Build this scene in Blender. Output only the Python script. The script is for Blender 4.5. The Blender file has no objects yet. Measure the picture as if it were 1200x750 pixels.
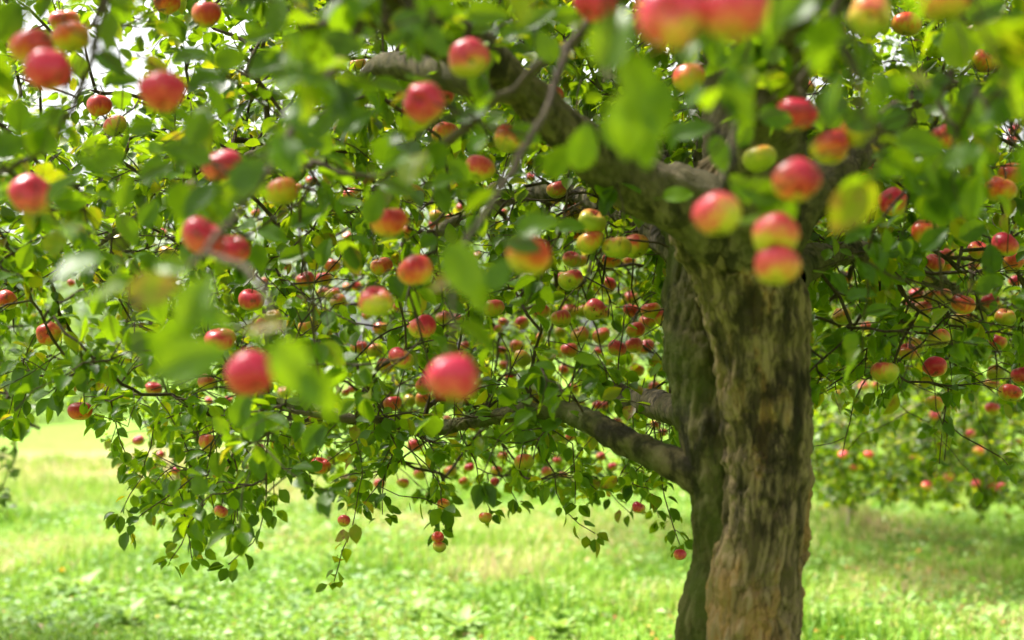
import bpy, math, random
import numpy as np
from mathutils import Vector, Matrix

# ------------------------------------------------------------------ camera, sky, sun, exposure
SC = bpy.context.scene
COL = SC.collection
F = 1200 * 50.0 / 36.0            # focal length in photo pixels (50 mm lens, 36 mm sensor, 1200 px)
CAM = np.array([0.0, 0.0, 1.5])
PITCH = math.radians(1.5)
FWD = np.array([0, math.cos(PITCH), math.sin(PITCH)])
UPV = np.array([0, -math.sin(PITCH), math.cos(PITCH)])
RGT = np.array([1.0, 0, 0])

cd = bpy.data.cameras.new('camera')
cam = bpy.data.objects.new('camera', cd)
COL.objects.link(cam)
cam.location = CAM
cam.rotation_euler = (math.radians(90) + PITCH, 0, 0)
cd.lens = 50
cd.sensor_width = 36
cd.clip_start = 0.05
cd.clip_end = 2000
cd.dof.use_dof = True
cd.dof.focus_distance = 4.05
cd.dof.aperture_fstop = 1.9
SC.camera = cam

SUN_EL, SUN_AZ = math.radians(58), math.radians(300)   # azimuth clockwise from +Y: high on the left, a little beyond the tree
w = bpy.data.worlds.new('World')
SC.world = w
w.use_nodes = True
wn = w.node_tree.nodes
bg = wn['Background']
sky = wn.new('ShaderNodeTexSky')
sky.sky_type = 'NISHITA'
sky.sun_disc = False
sky.sun_elevation = SUN_EL
sky.sun_rotation = SUN_AZ
sky.dust_density = 5.0
sky.air_density = 1.0
hs = wn.new('ShaderNodeHueSaturation')
hs.inputs['Saturation'].default_value = 0.06
w.node_tree.links.new(sky.outputs[0], hs.inputs['Color'])
w.node_tree.links.new(hs.outputs[0], bg.inputs[0])
bg.inputs[1].default_value = 0.12

sd = bpy.data.lights.new('sun', 'SUN')
sd.energy = 4.6
sd.angle = math.radians(10)
sd.color = (1.0, 0.95, 0.85)
sun = bpy.data.objects.new('sun', sd)
COL.objects.link(sun)
sdir = Vector((math.sin(SUN_AZ) * math.cos(SUN_EL), math.cos(SUN_AZ) * math.cos(SUN_EL), math.sin(SUN_EL)))
sun.rotation_euler = sdir.to_track_quat('Z', 'Y').to_euler()

SC.view_settings.view_transform = 'Standard'
SC.view_settings.look = 'None'
SC.view_settings.gamma = 1.0
SC.view_settings.use_curve_mapping = False
SC.view_settings.exposure = 1.75
SC.render.engine = 'CYCLES'
cy = SC.cycles
cy.use_denoising = True
cy.max_bounces = 6
cy.diffuse_bounces = 2
cy.glossy_bounces = 2
cy.transmission_bounces = 5
cy.transparent_max_bounces = 4
cy.caustics_reflective = False
cy.caustics_refractive = False

RNG = np.random.default_rng(11)
random.seed(11)


# ------------------------------------------------------------------ pixel <-> world
def P(x, y, D):
    return CAM + D * (FWD + (x - 600) / F * RGT + (375 - y) / F * UPV)


def proj(p):
    d = np.asarray(p) - CAM
    z = d @ FWD
    zz = np.where(np.abs(z) < 1e-4, 1e-4, z)
    return 600 + F * (d @ RGT) / zz, 375 - F * (d @ UPV) / zz, z


def ground_at(x, y):
    h = 375 + math.tan(PITCH) * F
    return 1.5 * F / max(y - h, 1.0)


def norm(v):
    v = np.asarray(v, float)
    return v / np.maximum(np.linalg.norm(v, axis=-1, keepdims=True), 1e-9)


# ------------------------------------------------------------------ numpy noise
def _hash(ix, iy, iz):
    h = (ix * 374761393 + iy * 668265263 + iz * 2147483647 + 1013904223) & 0xFFFFFFFF
    h = ((h ^ (h >> 13)) * 1274126177) & 0xFFFFFFFF
    h = (h ^ (h >> 16)) & 0xFFFFFFFF
    return h / 4294967295.0


def vnoise(p):
    p = np.asarray(p, float)
    i = np.floor(p).astype(np.int64)
    f = p - i
    f = f * f * (3 - 2 * f)
    r = 0
    for a in (0, 1):
        for b in (0, 1):
            for c in (0, 1):
                wt = (f[..., 0] if a else 1 - f[..., 0]) * (f[..., 1] if b else 1 - f[..., 1]) * (f[..., 2] if c else 1 - f[..., 2])
                r = r + wt * _hash(i[..., 0] + a, i[..., 1] + b, i[..., 2] + c)
    return r


def fbm(p, o=4):
    s, a, t = 0, 1.0, 0
    for k in range(o):
        s = s + a * vnoise(np.asarray(p) * (2.03 ** k) + 17.3 * k)
        t += a
        a *= 0.5
    return s / t


def worley(p):
    """F1, F2 of 2D points"""
    i = np.floor(p).astype(np.int64)
    f1 = np.full(len(p), 9.0)
    f2 = np.full(len(p), 9.0)
    cid = np.zeros(len(p))
    for a in (-1, 0, 1):
        for b in (-1, 0, 1):
            cx, cyy = i[:, 0] + a, i[:, 1] + b
            q = np.stack([cx + _hash(cx, cyy, cx * 0 + 3), cyy + _hash(cx, cyy, cx * 0 + 7)], 1)
            d = np.linalg.norm(p - q, axis=1)
            m = d < f1
            f2 = np.where(m, f1, np.minimum(f2, d))
            cid = np.where(m, _hash(cx, cyy, cx * 0 + 11), cid)
            f1 = np.where(m, d, f1)
    return f1, f2, cid


# ------------------------------------------------------------------ mesh helpers
def mesh_np(name, V, faces, mat=None, smooth=True, attrs=None):
    """V (n,3); faces: list of int arrays (m,k); attrs: {name: per-vertex floats}"""
    me = bpy.data.meshes.new(name)
    V = np.asarray(V, np.float32)
    me.vertices.add(len(V))
    me.vertices.foreach_set('co', V.ravel())
    faces = [np.asarray(f, np.int32) for f in faces if len(f)]
    nl = sum(f.size for f in faces)
    nf = sum(len(f) for f in faces)
    me.loops.add(nl)
    me.polygons.add(nf)
    me.loops.foreach_set('vertex_index', np.concatenate([f.ravel() for f in faces]))
    starts, s = [], 0
    for f in faces:
        starts.append(s + np.arange(len(f)) * f.shape[1])
        s += f.size
    me.polygons.foreach_set('loop_start', np.concatenate(starts).astype(np.int32))
    me.polygons.foreach_set('use_smooth', np.full(nf, smooth))
    if attrs:
        for k, v in attrs.items():
            a = me.attributes.new(k, 'FLOAT', 'POINT')
            a.data.foreach_set('value', np.asarray(v, np.float32))
    me.update(calc_edges=True)
    if mat:
        me.materials.append(mat)
    return me


def link(name, me, parent=None, loc=None):
    o = bpy.data.objects.new(name, me)
    COL.objects.link(o)
    if parent:
        o.parent = parent
    if loc is not None:
        o.location = loc
    return o


def empty(name, loc, label, cat, group=None):
    o = bpy.data.objects.new(name, None)
    COL.objects.link(o)
    o.location = [float(c) for c in loc]
    o.empty_display_size = 0.05
    tag(o, label, cat, group)
    return o


def tag(o, label=None, cat=None, group=None, kind=None):
    if label: o['label'] = label
    if cat: o['category'] = cat
    if group: o['group'] = group
    if kind: o['kind'] = kind
    return o


class MB:
    def __init__(self):
        self.v, self.q, self.t, self.n = [], [], [], 0
        self.at = []

    def add(self, v, q=None, t=None, at=None):
        if q is not None and len(q): self.q.append(np.asarray(q) + self.n)
        if t is not None and len(t): self.t.append(np.asarray(t) + self.n)
        self.v.append(v)
        self.at.append(np.zeros(len(v)) if at is None else at)
        self.n += len(v)

    def mesh(self, name, mat, smooth=True, attr='tint'):
        f = []
        if self.q: f.append(np.concatenate(self.q))
        if self.t: f.append(np.concatenate(self.t))
        return mesh_np(name, np.concatenate(self.v), f, mat, smooth, {attr: np.concatenate(self.at)})


def tube(pts, rad, sides=5, cap=True):
    pts = np.asarray(pts, float)
    rad = np.asarray(rad, float)
    n = len(pts)
    tan = norm(np.gradient(pts, axis=0))
    ref = np.array([0.0, 0, 1]) if abs(tan[0][2]) < 0.8 else np.array([1.0, 0, 0])
    u = np.zeros((n, 3))
    cur = norm(np.cross(tan[0], ref))
    for i in range(n):
        cur = norm(cur - tan[i] * (cur @ tan[i]))
        u[i] = cur
    v = np.cross(tan, u)
    th = np.arange(sides) * 2 * math.pi / sides
    ring = pts[:, None, :] + rad[:, None, None] * (np.cos(th)[None, :, None] * u[:, None, :] + np.sin(th)[None, :, None] * v[:, None, :])
    V = ring.reshape(-1, 3)
    i = np.arange(n - 1)[:, None] * sides
    j = np.arange(sides)[None, :]
    jn = (j + 1) % sides
    q = np.stack([i + j, i + jn, i + sides + jn, i + sides + j], -1).reshape(-1, 4)
    t = np.zeros((0, 3), int)
    if cap:
        V = np.vstack([V, pts[-1] + tan[-1] * rad[-1] * 0.6])
        k = (n - 1) * sides
        t = np.stack([k + j[0], k + jn[0], np.full(sides, len(V) - 1)], -1)
    return V, q, t


def smooth_poly(pts, rad, step):
    """Catmull-Rom resample of a polyline with radii"""
    pts = np.asarray(pts, float)
    rad = np.asarray(rad, float)
    a = np.vstack([2 * pts[0] - pts[1], pts, 2 * pts[-1] - pts[-2]])
    out, orad = [], []
    for i in range(1, len(a) - 2):
        n = max(2, int(np.linalg.norm(a[i + 1] - a[i]) / step))
        for k in range(n):
            t = k / n
            p = 0.5 * ((2 * a[i]) + (-a[i - 1] + a[i + 1]) * t + (2 * a[i - 1] - 5 * a[i] + 4 * a[i + 1] - a[i + 2]) * t * t + (-a[i - 1] + 3 * a[i] - 3 * a[i + 1] + a[i + 2]) * t ** 3)
            out.append(p)
            orad.append(rad[i - 1] * (1 - t) + rad[i] * t)
    out.append(pts[-1])
    orad.append(rad[-1])
    return np.array(out), np.array(orad)


# ------------------------------------------------------------------ materials
class NT:
    def __init__(self, name):
        self.m = bpy.data.materials.new(name)
        self.m.use_nodes = True
        self.t = self.m.node_tree
        self.t.nodes.clear()
        self.out = self.t.nodes.new('ShaderNodeOutputMaterial')

    def n(self, kind, **kw):
        nd = self.t.nodes.new('ShaderNode' + kind)
        for k, v in kw.items():
            if k.startswith('i_'):
                key = k[2:]
                key = int(key) if key.isdigit() else key.replace('_', ' ')
                s = nd.inputs[key]
                if hasattr(v, 'bl_idname') and 'Socket' in v.bl_idname:
                    self.t.links.new(v, s)
                else:
                    s.default_value = v
            else:
                setattr(nd, k, v)
        return nd

    def math(self, op, a, b=0.0, c=None):
        kw = dict(operation=op, i_0=a, i_1=b)
        if c is not None: kw['i_2'] = c
        return self.n('Math', **kw).outputs[0]

    def ramp(self, fac, stops, interp='LINEAR'):
        nd = self.n('ValToRGB', i_0=fac)
        cr = nd.color_ramp
        cr.interpolation = interp
        while len(cr.elements) < len(stops): cr.elements.new(0.5)
        for e, (p, c) in zip(cr.elements, stops):
            e.position = p
            e.color = (*c, 1)
        return nd.outputs[0]

    def mix(self, fac, a, b, mode='MIX'):
        nd = self.n('Mix', data_type='RGBA', blend_type=mode)
        for s, v in ((nd.inputs[0], fac), (nd.inputs[6], a), (nd.inputs[7], b)):
            if hasattr(v, 'bl_idname') and 'Socket' in v.bl_idname: self.t.links.new(v, s)
            else: s.default_value = v if not isinstance(v, tuple) or len(v) == 4 else (*v, 1)
        return nd.outputs[2]

    def end(self, shader):
        self.t.links.new(shader, self.out.inputs[0])
        return self.m


def leaf_material(name, stops, tstops, trans=0.42, rough=0.42, spec=0.5, nscale=60):
    k = NT(name)
    at = k.n('Attribute', attribute_name='tint').outputs['Fac']
    oi = k.n('SeparateColor', i_Color=k.n('ObjectInfo').outputs['Color']).outputs[0]   # object colours default to 1: no change
    s = k.math('FRACT', k.math('ADD', at, oi))
    pos = k.n('NewGeometry').outputs['Position']
    nz = k.n('TexNoise', i_Vector=pos, i_Scale=nscale, i_Detail=3.0).outputs[0]
    blot = k.math('MULTIPLY_ADD', k.math('SUBTRACT', nz, 0.5), 0.45, s)
    c = k.ramp(blot, stops)
    ct = k.ramp(blot, tstops)
    bmp = k.n('Bump', i_Strength=0.25, i_Distance=0.002, i_Height=k.n('TexNoise', i_Vector=pos, i_Scale=300.0).outputs[0]).outputs[0]
    pb = k.n('BsdfPrincipled', i_Base_Color=c, i_Roughness=rough, i_Normal=bmp)
    pb.inputs['Specular IOR Level'].default_value = spec
    tb = k.n('BsdfTranslucent', i_Color=ct)
    mx = k.n('MixShader', i_0=trans, i_1=pb.outputs[0], i_2=tb.outputs[0])
    return k.end(mx.outputs[0])


M_LEAF = leaf_material('apple_leaf',
    [(0.0, (0.028, 0.062, 0.005)), (0.35, (0.052, 0.108, 0.005)), (0.72, (0.100, 0.165, 0.005)), (0.93, (0.19, 0.20, 0.010)), (0.985, (0.26, 0.19, 0.03)), (1.0, (0.22, 0.10, 0.03))],
    [(0.0, (0.17, 0.29, 0.004)), (0.4, (0.28, 0.46, 0.006)), (0.75, (0.44, 0.60, 0.006)), (0.95, (0.62, 0.55, 0.010)), (1.0, (0.45, 0.30, 0.03))], trans=0.45, rough=0.38, spec=0.33)
M_LEAF_GREY = leaf_material('grey_leaf',
    [(0.0, (0.06, 0.10, 0.035)), (0.5, (0.10, 0.15, 0.05)), (1.0, (0.16, 0.20, 0.06))],
    [(0.0, (0.2, 0.34, 0.06)), (1.0, (0.35, 0.46, 0.08))])
M_LEAF_FAR = leaf_material('distant_leaf',
    [(0.0, (0.06, 0.12, 0.03)), (0.5, (0.10, 0.18, 0.04)), (1.0, (0.19, 0.24, 0.07))],
    [(0.0, (0.2, 0.36, 0.05)), (1.0, (0.40, 0.5, 0.08))], nscale=1.5)
M_GRASS = leaf_material('grass_blade',
    [(0.0, (0.07, 0.18, 0.012)), (0.4, (0.16, 0.32, 0.025)), (0.75, (0.29, 0.40, 0.06)), (0.88, (0.44, 0.38, 0.18)), (1.0, (0.46, 0.36, 0.18))],
    [(0.0, (0.18, 0.34, 0.02)), (0.6, (0.36, 0.50, 0.06)), (0.88, (0.5, 0.48, 0.18)), (1.0, (0.55, 0.45, 0.26))], trans=0.30, rough=0.6, spec=0.15, nscale=3)
M_CLOVER = leaf_material('ground_leaf',
    [(0.0, (0.06, 0.14, 0.015)), (0.5, (0.15, 0.27, 0.035)), (0.85, (0.20, 0.31, 0.08)), (1.0, (0.32, 0.38, 0.16))],
    [(0.0, (0.2, 0.42, 0.03)), (1.0, (0.4, 0.55, 0.1))], trans=0.3, rough=0.55, spec=0.3, nscale=3)
M_FALLEN = leaf_material('fallen_leaf',
    [(0.0, (0.42, 0.30, 0.04)), (0.35, (0.50, 0.22, 0.04)), (0.6, (0.30, 0.12, 0.04)), (0.85, (0.36, 0.24, 0.14)), (1.0, (0.55, 0.42, 0.10))],
    [(0.0, (0.5, 0.35, 0.05)), (1.0, (0.5, 0.3, 0.08))], trans=0.2, nscale=3)


def bark_material(name, base, warm, dark, moss, moss_amt, warm_amt, scale=1.0):
    k = NT(name)
    tc = k.n('TexCoord').outputs['Object']
    st = k.n('Mapping', i_Vector=tc, i_Scale=(14 * scale, 14 * scale, 4.2 * scale)).outputs[0]
    n1 = k.n('TexNoise', i_Vector=st, i_Scale=1.4, i_Detail=8.0, i_Roughness=0.65).outputs[0]
    n2 = k.n('TexNoise', i_Vector=tc, i_Scale=5.0 * scale, i_Detail=5.0, i_Roughness=0.6).outputs[0]
    n3 = k.n('TexNoise', i_Vector=st, i_Scale=0.6, i_Detail=4.0, i_Distortion=0.6).outputs[0]
    n4 = k.n('TexNoise', i_Vector=tc, i_Scale=60.0 * scale, i_Detail=6.0, i_Roughness=0.7).outputs[0]
    pl = k.n('Attribute', attribute_name='tint').outputs['Fac']
    c = k.ramp(n1, [(0.28, tuple(x * 0.45 for x in base)), (0.5, base), (0.72, tuple(min(1, x * 1.75) for x in base))])
    zz = k.n('SeparateXYZ', i_0=tc).outputs[2]
    fw = k.math('MULTIPLY', k.n('MapRange', i_0=k.math('MULTIPLY_ADD', zz, -0.16, k.math('ADD', n3, 0.178)), i_1=0.50, i_2=0.60).outputs[0], warm_amt)   # bare wood shows mostly low down
    c = k.mix(fw, c, warm)
    c = k.mix(k.math('MULTIPLY', pl, 0.75), c, tuple(min(1, x * 2.3 + 0.02) for x in base))
    crk = k.n('MapRange', i_0=pl, i_1=0.10, i_2=0.0).outputs[0]
    c = k.mix(k.math('MULTIPLY', crk, 0.45), c, dark)
    fd = k.n('MapRange', i_0=k.math('MULTIPLY_ADD', n1, 0.5, k.math('MULTIPLY', n2, 0.5)), i_1=0.50, i_2=0.43).outputs[0]
    c = k.mix(k.math('MULTIPLY', fd, 0.85), c, dark)
    fm = k.math('MULTIPLY', k.n('MapRange', i_0=n2, i_1=0.40, i_2=0.60).outputs[0], moss_amt)
    c = k.mix(fm, c, moss)
    hgt = k.math('ADD', k.math('MULTIPLY', n1, 0.7), k.math('MULTIPLY', n4, 0.35))
    b = k.n('Bump', i_Strength=1.0, i_Distance=0.02, i_Height=hgt).outputs[0]
    pb = k.n('BsdfPrincipled', i_Base_Color=c, i_Roughness=0.85, i_Normal=b)
    pb.inputs['Specular IOR Level'].default_value = 0.25
    return k.end(pb.outputs[0])


M_BARK = bark_material('apple_bark', (0.145, 0.098, 0.060), (0.40, 0.20, 0.075), (0.013, 0.009, 0.006), (0.10, 0.088, 0.022), 0.30, 0.85)
M_BARK_MOSS = bark_material('mossy_bark', (0.070, 0.052, 0.025), (0.12, 0.085, 0.035), (0.015, 0.012, 0.006), (0.060, 0.074, 0.010), 0.9, 0.3)
M_BARK_LIMB = bark_material('limb_bark', (0.105, 0.078, 0.052), (0.2, 0.14, 0.09), (0.025, 0.02, 0.015), (0.09, 0.085, 0.035), 0.6, 0.3, 1.8)
M_TWIG = bark_material('twig_bark', (0.115, 0.075, 0.055), (0.20, 0.14, 0.11), (0.05, 0.03, 0.025), (0.12, 0.10, 0.06), 0.3, 0.5, 4)
M_TWIG_GREY = bark_material('grey_twig_bark', (0.17, 0.125, 0.105), (0.24, 0.18, 0.15), (0.1, 0.07, 0.06), (0.2, 0.17, 0.1), 0.3, 0.5, 4)


def apple_material():
    k = NT('apple_skin')
    tc = k.n('TexCoord').outputs['Object']
    bl = k.n('Attribute', attribute_name='blush', attribute_type='OBJECT').outputs['Vector']
    rp = k.n('Attribute', attribute_name='ripe', attribute_type='OBJECT').outputs['Fac']
    hue = k.n('Attribute', attribute_name='warm', attribute_type='OBJECT').outputs['Fac']
    rnd = k.n('ObjectInfo').outputs['Random']
    nrm = k.n('VectorMath', operation='NORMALIZE', i_0=tc).outputs[0]
    dt = k.n('VectorMath', operation='DOT_PRODUCT', i_0=nrm, i_1=bl).outputs['Value']
    off = k.n('VectorMath', operation='SCALE', i_0=(7.0, 3.0, 5.0), i_3=rnd)
    off.inputs[3].default_value = 1
    k.t.links.new(rnd, off.inputs[3])
    p2 = k.n('VectorMath', operation='ADD', i_0=tc, i_1=off.outputs[0]).outputs[0]
    st = k.n('Mapping', i_Vector=p2, i_Scale=(5.0, 5.0, 1.1)).outputs[0]
    n1 = k.n('TexNoise', i_Vector=st, i_Scale=1.6, i_Detail=5.0, i_Roughness=0.6).outputs[0]
    n2 = k.n('TexNoise', i_Vector=p2, i_Scale=1.6, i_Detail=3.0).outputs[0]
    s = k.math('MULTIPLY_ADD', dt, 0.42, rp)
    s = k.math('MULTIPLY_ADD', k.math('SUBTRACT', n1, 0.5), 0.75, s)
    s = k.math('MULTIPLY_ADD', k.math('SUBTRACT', n2, 0.5), 0.8, s)
    ca = k.ramp(s, [(0.02, (0.34, 0.36, 0.03)), (0.33, (0.58, 0.44, 0.045)), (0.47, (0.72, 0.28, 0.075)), (0.62, (0.72, 0.085, 0.10)), (0.92, (0.58, 0.010, 0.065))])
    cb = k.ramp(s, [(0.02, (0.36, 0.33, 0.025)), (0.34, (0.60, 0.36, 0.03)), (0.55, (0.70, 0.17, 0.025)), (0.75, (0.62, 0.05, 0.02)), (0.98, (0.42, 0.012, 0.016))])
    c = k.mix(hue, ca, cb)
    vo = k.n('TexVoronoi', i_Vector=p2, i_Scale=9.0)
    sp = k.n('MapRange', i_0=vo.outputs['Distance'], i_1=0.10, i_2=0.05).outputs[0]
    c = k.mix(k.math('MULTIPLY', sp, 0.35), c, (0.55, 0.42, 0.2, 1))
    n3 = k.n('TexNoise', i_Vector=p2, i_Scale=2.6, i_Detail=4.0).outputs[0]
    ru = k.n('MapRange', i_0=n3, i_1=0.62, i_2=0.70).outputs[0]
    c = k.mix(k.math('MULTIPLY', ru, 0.75), c, (0.10, 0.045, 0.02, 1))
    pb = k.n('BsdfPrincipled', i_Base_Color=c, i_Roughness=0.34)
    pb.inputs['Specular IOR Level'].default_value = 0.5
    pb.inputs['Sheen Weight'].default_value = 0.02
    pb.inputs['Subsurface Weight'].default_value = 0.0
    return k.end(pb.outputs[0])


M_APPLE = apple_material()


def plain(name, col, rough=0.7, var=0.4, scale=40):
    k = NT(name)
    tc = k.n('TexCoord').outputs['Object']
    n = k.n('TexNoise', i_Vector=tc, i_Scale=float(scale), i_Detail=4.0).outputs[0]
    c = k.ramp(n, [(0.3, tuple(x * (1 - var) for x in col)), (0.7, tuple(min(1, x * (1 + var)) for x in col))])
    pb = k.n('BsdfPrincipled', i_Base_Color=c, i_Roughness=rough)
    return k.end(pb.outputs[0])


M_PALE = plain('pale_young_bark', (0.26, 0.21, 0.14))
M_STEM = plain('apple_stem', (0.09, 0.055, 0.025))
M_CALYX = plain('apple_calyx', (0.035, 0.02, 0.012))
M_YELLOW = plain('yellow_petal', (0.75, 0.55, 0.02), 0.6, 0.15)


def ground_material():
    k = NT('lawn')
    pos = k.n('NewGeometry').outputs['Position']
    n1 = k.n('TexNoise', i_Vector=pos, i_Scale=3.0, i_Detail=8.0, i_Roughness=0.7).outputs[0]
    n2 = k.n('TexNoise', i_Vector=pos, i_Scale=0.35, i_Detail=4.0).outputs[0]
    n3 = k.n('TexNoise', i_Vector=pos, i_Scale=26.0, i_Detail=6.0, i_Roughness=0.7).outputs[0]
    dry = k.n('Attribute', attribute_name='dry').outputs['Fac']
    g = k.ramp(k.math('MULTIPLY_ADD', n3, 0.6, k.math('MULTIPLY', n1, 0.4)), [(0.3, (0.06, 0.13, 0.012)), (0.5, (0.13, 0.23, 0.025)), (0.7, (0.23, 0.31, 0.06))])
    d = k.ramp(n3, [(0.3, (0.22, 0.16, 0.08)), (0.55, (0.26, 0.21, 0.10)), (0.75, (0.35, 0.29, 0.16))])
    f = k.n('MapRange', i_0=k.math('ADD', dry, k.math('MULTIPLY', k.math('SUBTRACT', k.math('ADD', n2, n1), 1.0), 0.9)), i_1=0.15, i_2=0.75).outputs[0]
    c = k.mix(f, g, d)
    b = k.n('Bump', i_Strength=0.6, i_Distance=0.04, i_Height=n3).outputs[0]
    pb = k.n('BsdfPrincipled', i_Base_Color=c, i_Roughness=0.9, i_Normal=b)
    pb.inputs['Specular IOR Level'].default_value = 0.15
    return k.end(pb.outputs[0])


M_GROUND = ground_material()

# ------------------------------------------------------------------ ground
DRY = [  # x_px, y_px, half-width px, half-height px, strength (on the ground plane)
    (110, 545, 200, 26, 0.9), (300, 578, 150, 22, 0.7), (985, 605, 55, 24, 1.0), (1090, 680, 90, 45, 0.55),
    (480, 600, 200, 18, 0.5), (640, 625, 220, 34, 0.55), (420, 700, 60, 18, 0.4), (1010, 660, 90, 25, 0.4), (1150, 720, 80, 30, 0.4), (760, 600, 60, 20, 0.4)]
HOR = 375 + math.tan(PITCH) * F
DRYW = []
for (x, y, hw, hh, s) in DRY:
    D = ground_at(x, y)
    DRYW.append(((x - 600) / F * D, D, hw / F * D, abs(ground_at(x, y - hh) - ground_at(x, y + hh)) / 2, s))


def dry_at(X, Y):
    r = np.zeros_like(X)
    for (cx, cyy, sx, sy, s) in DRYW:
        r = np.maximum(r, s * np.exp(-(((X - cx) / sx) ** 2 + ((Y - cyy) / sy) ** 2)))
    return r


MX, MY = (975 - 600) / F * 12.6, 12.7   # the low bare mound at the young tree's foot


def ground_z(X, Y):
    p = np.stack([X * 0.9, Y * 0.9, X * 0], -1)
    q = np.stack([X * 0.12, Y * 0.12, X * 0 + 5], -1)
    z = (vnoise(p) - 0.5) * 0.07 + (vnoise(q) - 0.5) * 0.16 * np.clip((np.hypot(X, Y) - 4) / 8, 0, 1)
    z = z + 0.20 * np.exp(-(((X - MX) / 0.5) ** 2 + ((Y - MY) / 0.4) ** 2))
    return z * np.clip((90 - np.hypot(X, Y)) / 60, 0.0, 1)


g1 = np.concatenate([-np.geomspace(700, 12.2, 30), np.linspace(-12, 12, 150), np.geomspace(12.2, 700, 30)])
g2 = np.concatenate([-np.geomspace(500, 3.2, 16), np.linspace(-3, 24, 170), np.geomspace(24.3, 900, 36)])
GX, GY = np.meshgrid(g1, g2)
GZ = ground_z(GX, GY)
nx, ny = len(g1), len(g2)
ii = (np.arange(ny - 1)[:, None] * nx + np.arange(nx - 1)[None, :]).ravel()
gq = np.stack([ii, ii + 1, ii + nx + 1, ii + nx], 1)
me = mesh_np('ground', np.stack([GX.ravel(), GY.ravel(), GZ.ravel()], 1), [gq], M_GROUND, True, {'dry': dry_at(GX.ravel(), GY.ravel())})
tag(link('ground', me), 'bright green lawn with straw coloured dry patches', 'ground', kind='structure')


def lawn_points(n, y0, y1, power, spread=0.46):
    u = RNG.random(n)
    Y = (y0 ** power + u * (y1 ** power - y0 ** power)) ** (1 / power)
    X = (RNG.random(n) * 2 - 1) * (spread * Y + 0.6)
    return X, Y


def make_grass():
    n = 180000
    X, Y = lawn_points(n, 5.4, 20, 0.9)
    cl = fbm(np.stack([X * 1.3, Y * 1.3, X * 0 + 2], -1), 3)
    dr = dry_at(X, Y)
    tall = np.clip((cl - 0.40) * 4.5, 0.1, 1.4)
    keep = RNG.random(n) < (1 - 0.55 * dr)
    X, Y, cl, dr, tall = X[keep], Y[keep], cl[keep], dr[keep], tall[keep]
    n = len(X)
    Z = ground_z(X, Y)
    h = (0.035 + 0.085 * RNG.random(n) ** 1.6) * (0.5 + tall)
    wd = 0.0022 + 0.0022 * RNG.random(n) + 0.00022 * Y
    az = RNG.random(n) * 2 * math.pi
    lean = RNG.random(n) * 0.9 + 0.1
    b = np.stack([X, Y, Z - 0.005], 1)
    side = np.stack([np.cos(az), np.sin(az), np.zeros(n)], 1)
    ld = np.stack([-np.sin(az), np.cos(az), np.zeros(n)], 1)
    m = b + ld * (h * lean * 0.35)[:, None] + np.array([0, 0, 1]) * (h * 0.6)[:, None]
    t = b + ld * (h * lean)[:, None] + np.array([0, 0, 1]) * (h * (1.05 - lean * 0.45))[:, None]
    V = np.stack([b - side * wd[:, None], b + side * wd[:, None], m - side * wd[:, None] * 0.8, m + side * wd[:, None] * 0.8, t], 1).reshape(-1, 3)
    o = np.arange(n)[:, None] * 5
    q = o + np.array([[0, 1, 3, 2]])
    tr = o + np.array([[2, 3, 4]])
    base = 0.10 + 0.5 * RNG.random(n) + 1.4 * (fbm(np.stack([X * 1.1, Y * 0.7, X * 0 + 9], -1), 4) - 0.48)
    base = np.clip(base + (RNG.random(n) < (0.10 + 0.75 * dr)) * 0.45, 0, 0.97)
    o_ = link('grass', mesh_np('grass', V, [q, tr], M_GRASS, True, {'tint': np.repeat(base, 5)}))
    tag(o_, 'short mown grass covering the lawn under and beyond the tree', 'grass', kind='stuff')


# ------------------------------------------------------------------ leaf templates
def leaf_template(ns, nw, fold, curl, wavy, serr=0.0, width=0.31, seed=0):
    """unit-length leaf along +X, normal +Z; base at origin"""
    r = np.random.default_rng(seed)
    t = np.linspace(0, 1, ns)
    prof = np.sin(np.pi * np.clip(t, 0, 1) ** 0.86) ** 0.72
    prof = prof * width * (1 + 0.12 * (0.5 - t))
    prof[0] = 0.012
    prof[-1] = 0.0
    V = []
    for i in range(ns):
        for j in range(nw):
            s = (j / (nw - 1)) * 2 - 1
            pw = prof[i] * (1 + (serr * (-1) ** i if abs(s) > 0.99 else 0))
            y = s * pw
            z = abs(s) * pw * fold + curl * (t[i] - 0.3) * abs(t[i] - 0.3) + wavy * math.sin(t[i] * 9 + (2 if s > 0 else 0) + seed) * abs(s)
            V.append((t[i], y, z))
    i = np.arange(ns - 1)[:, None] * nw
    j = np.arange(nw - 1)[None, :]
    q = np.stack([i + j, i + nw + j, i + nw + j + 1, i + j + 1], -1).reshape(-1, 4)
    return np.array(V), q


LOW = [leaf_template(5, 3, f, c, w_, 0, wd, s) for s, (f, c, w_, wd) in enumerate([(0.35, -0.22, 0.01, 0.335), (0.55, -0.4, 0.02, 0.32), (0.2, -0.12, -0.02, 0.37), (0.7, -0.1, 0.0, 0.29)])]
MICRO = [leaf_template(3, 2, 0.0, -0.4, 0, 0, 0.36, 6)]
TINY = [leaf_template(3, 3, 0.4, -0.3, 0, 0, 0.34, 5)]


def leaf_frames(A, N):
    A = norm(A)
    N = norm(N - A * np.sum(A * N, 1)[:, None])
    Y = np.cross(N, A)
    return np.stack([A, Y, N], 2)      # columns


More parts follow.
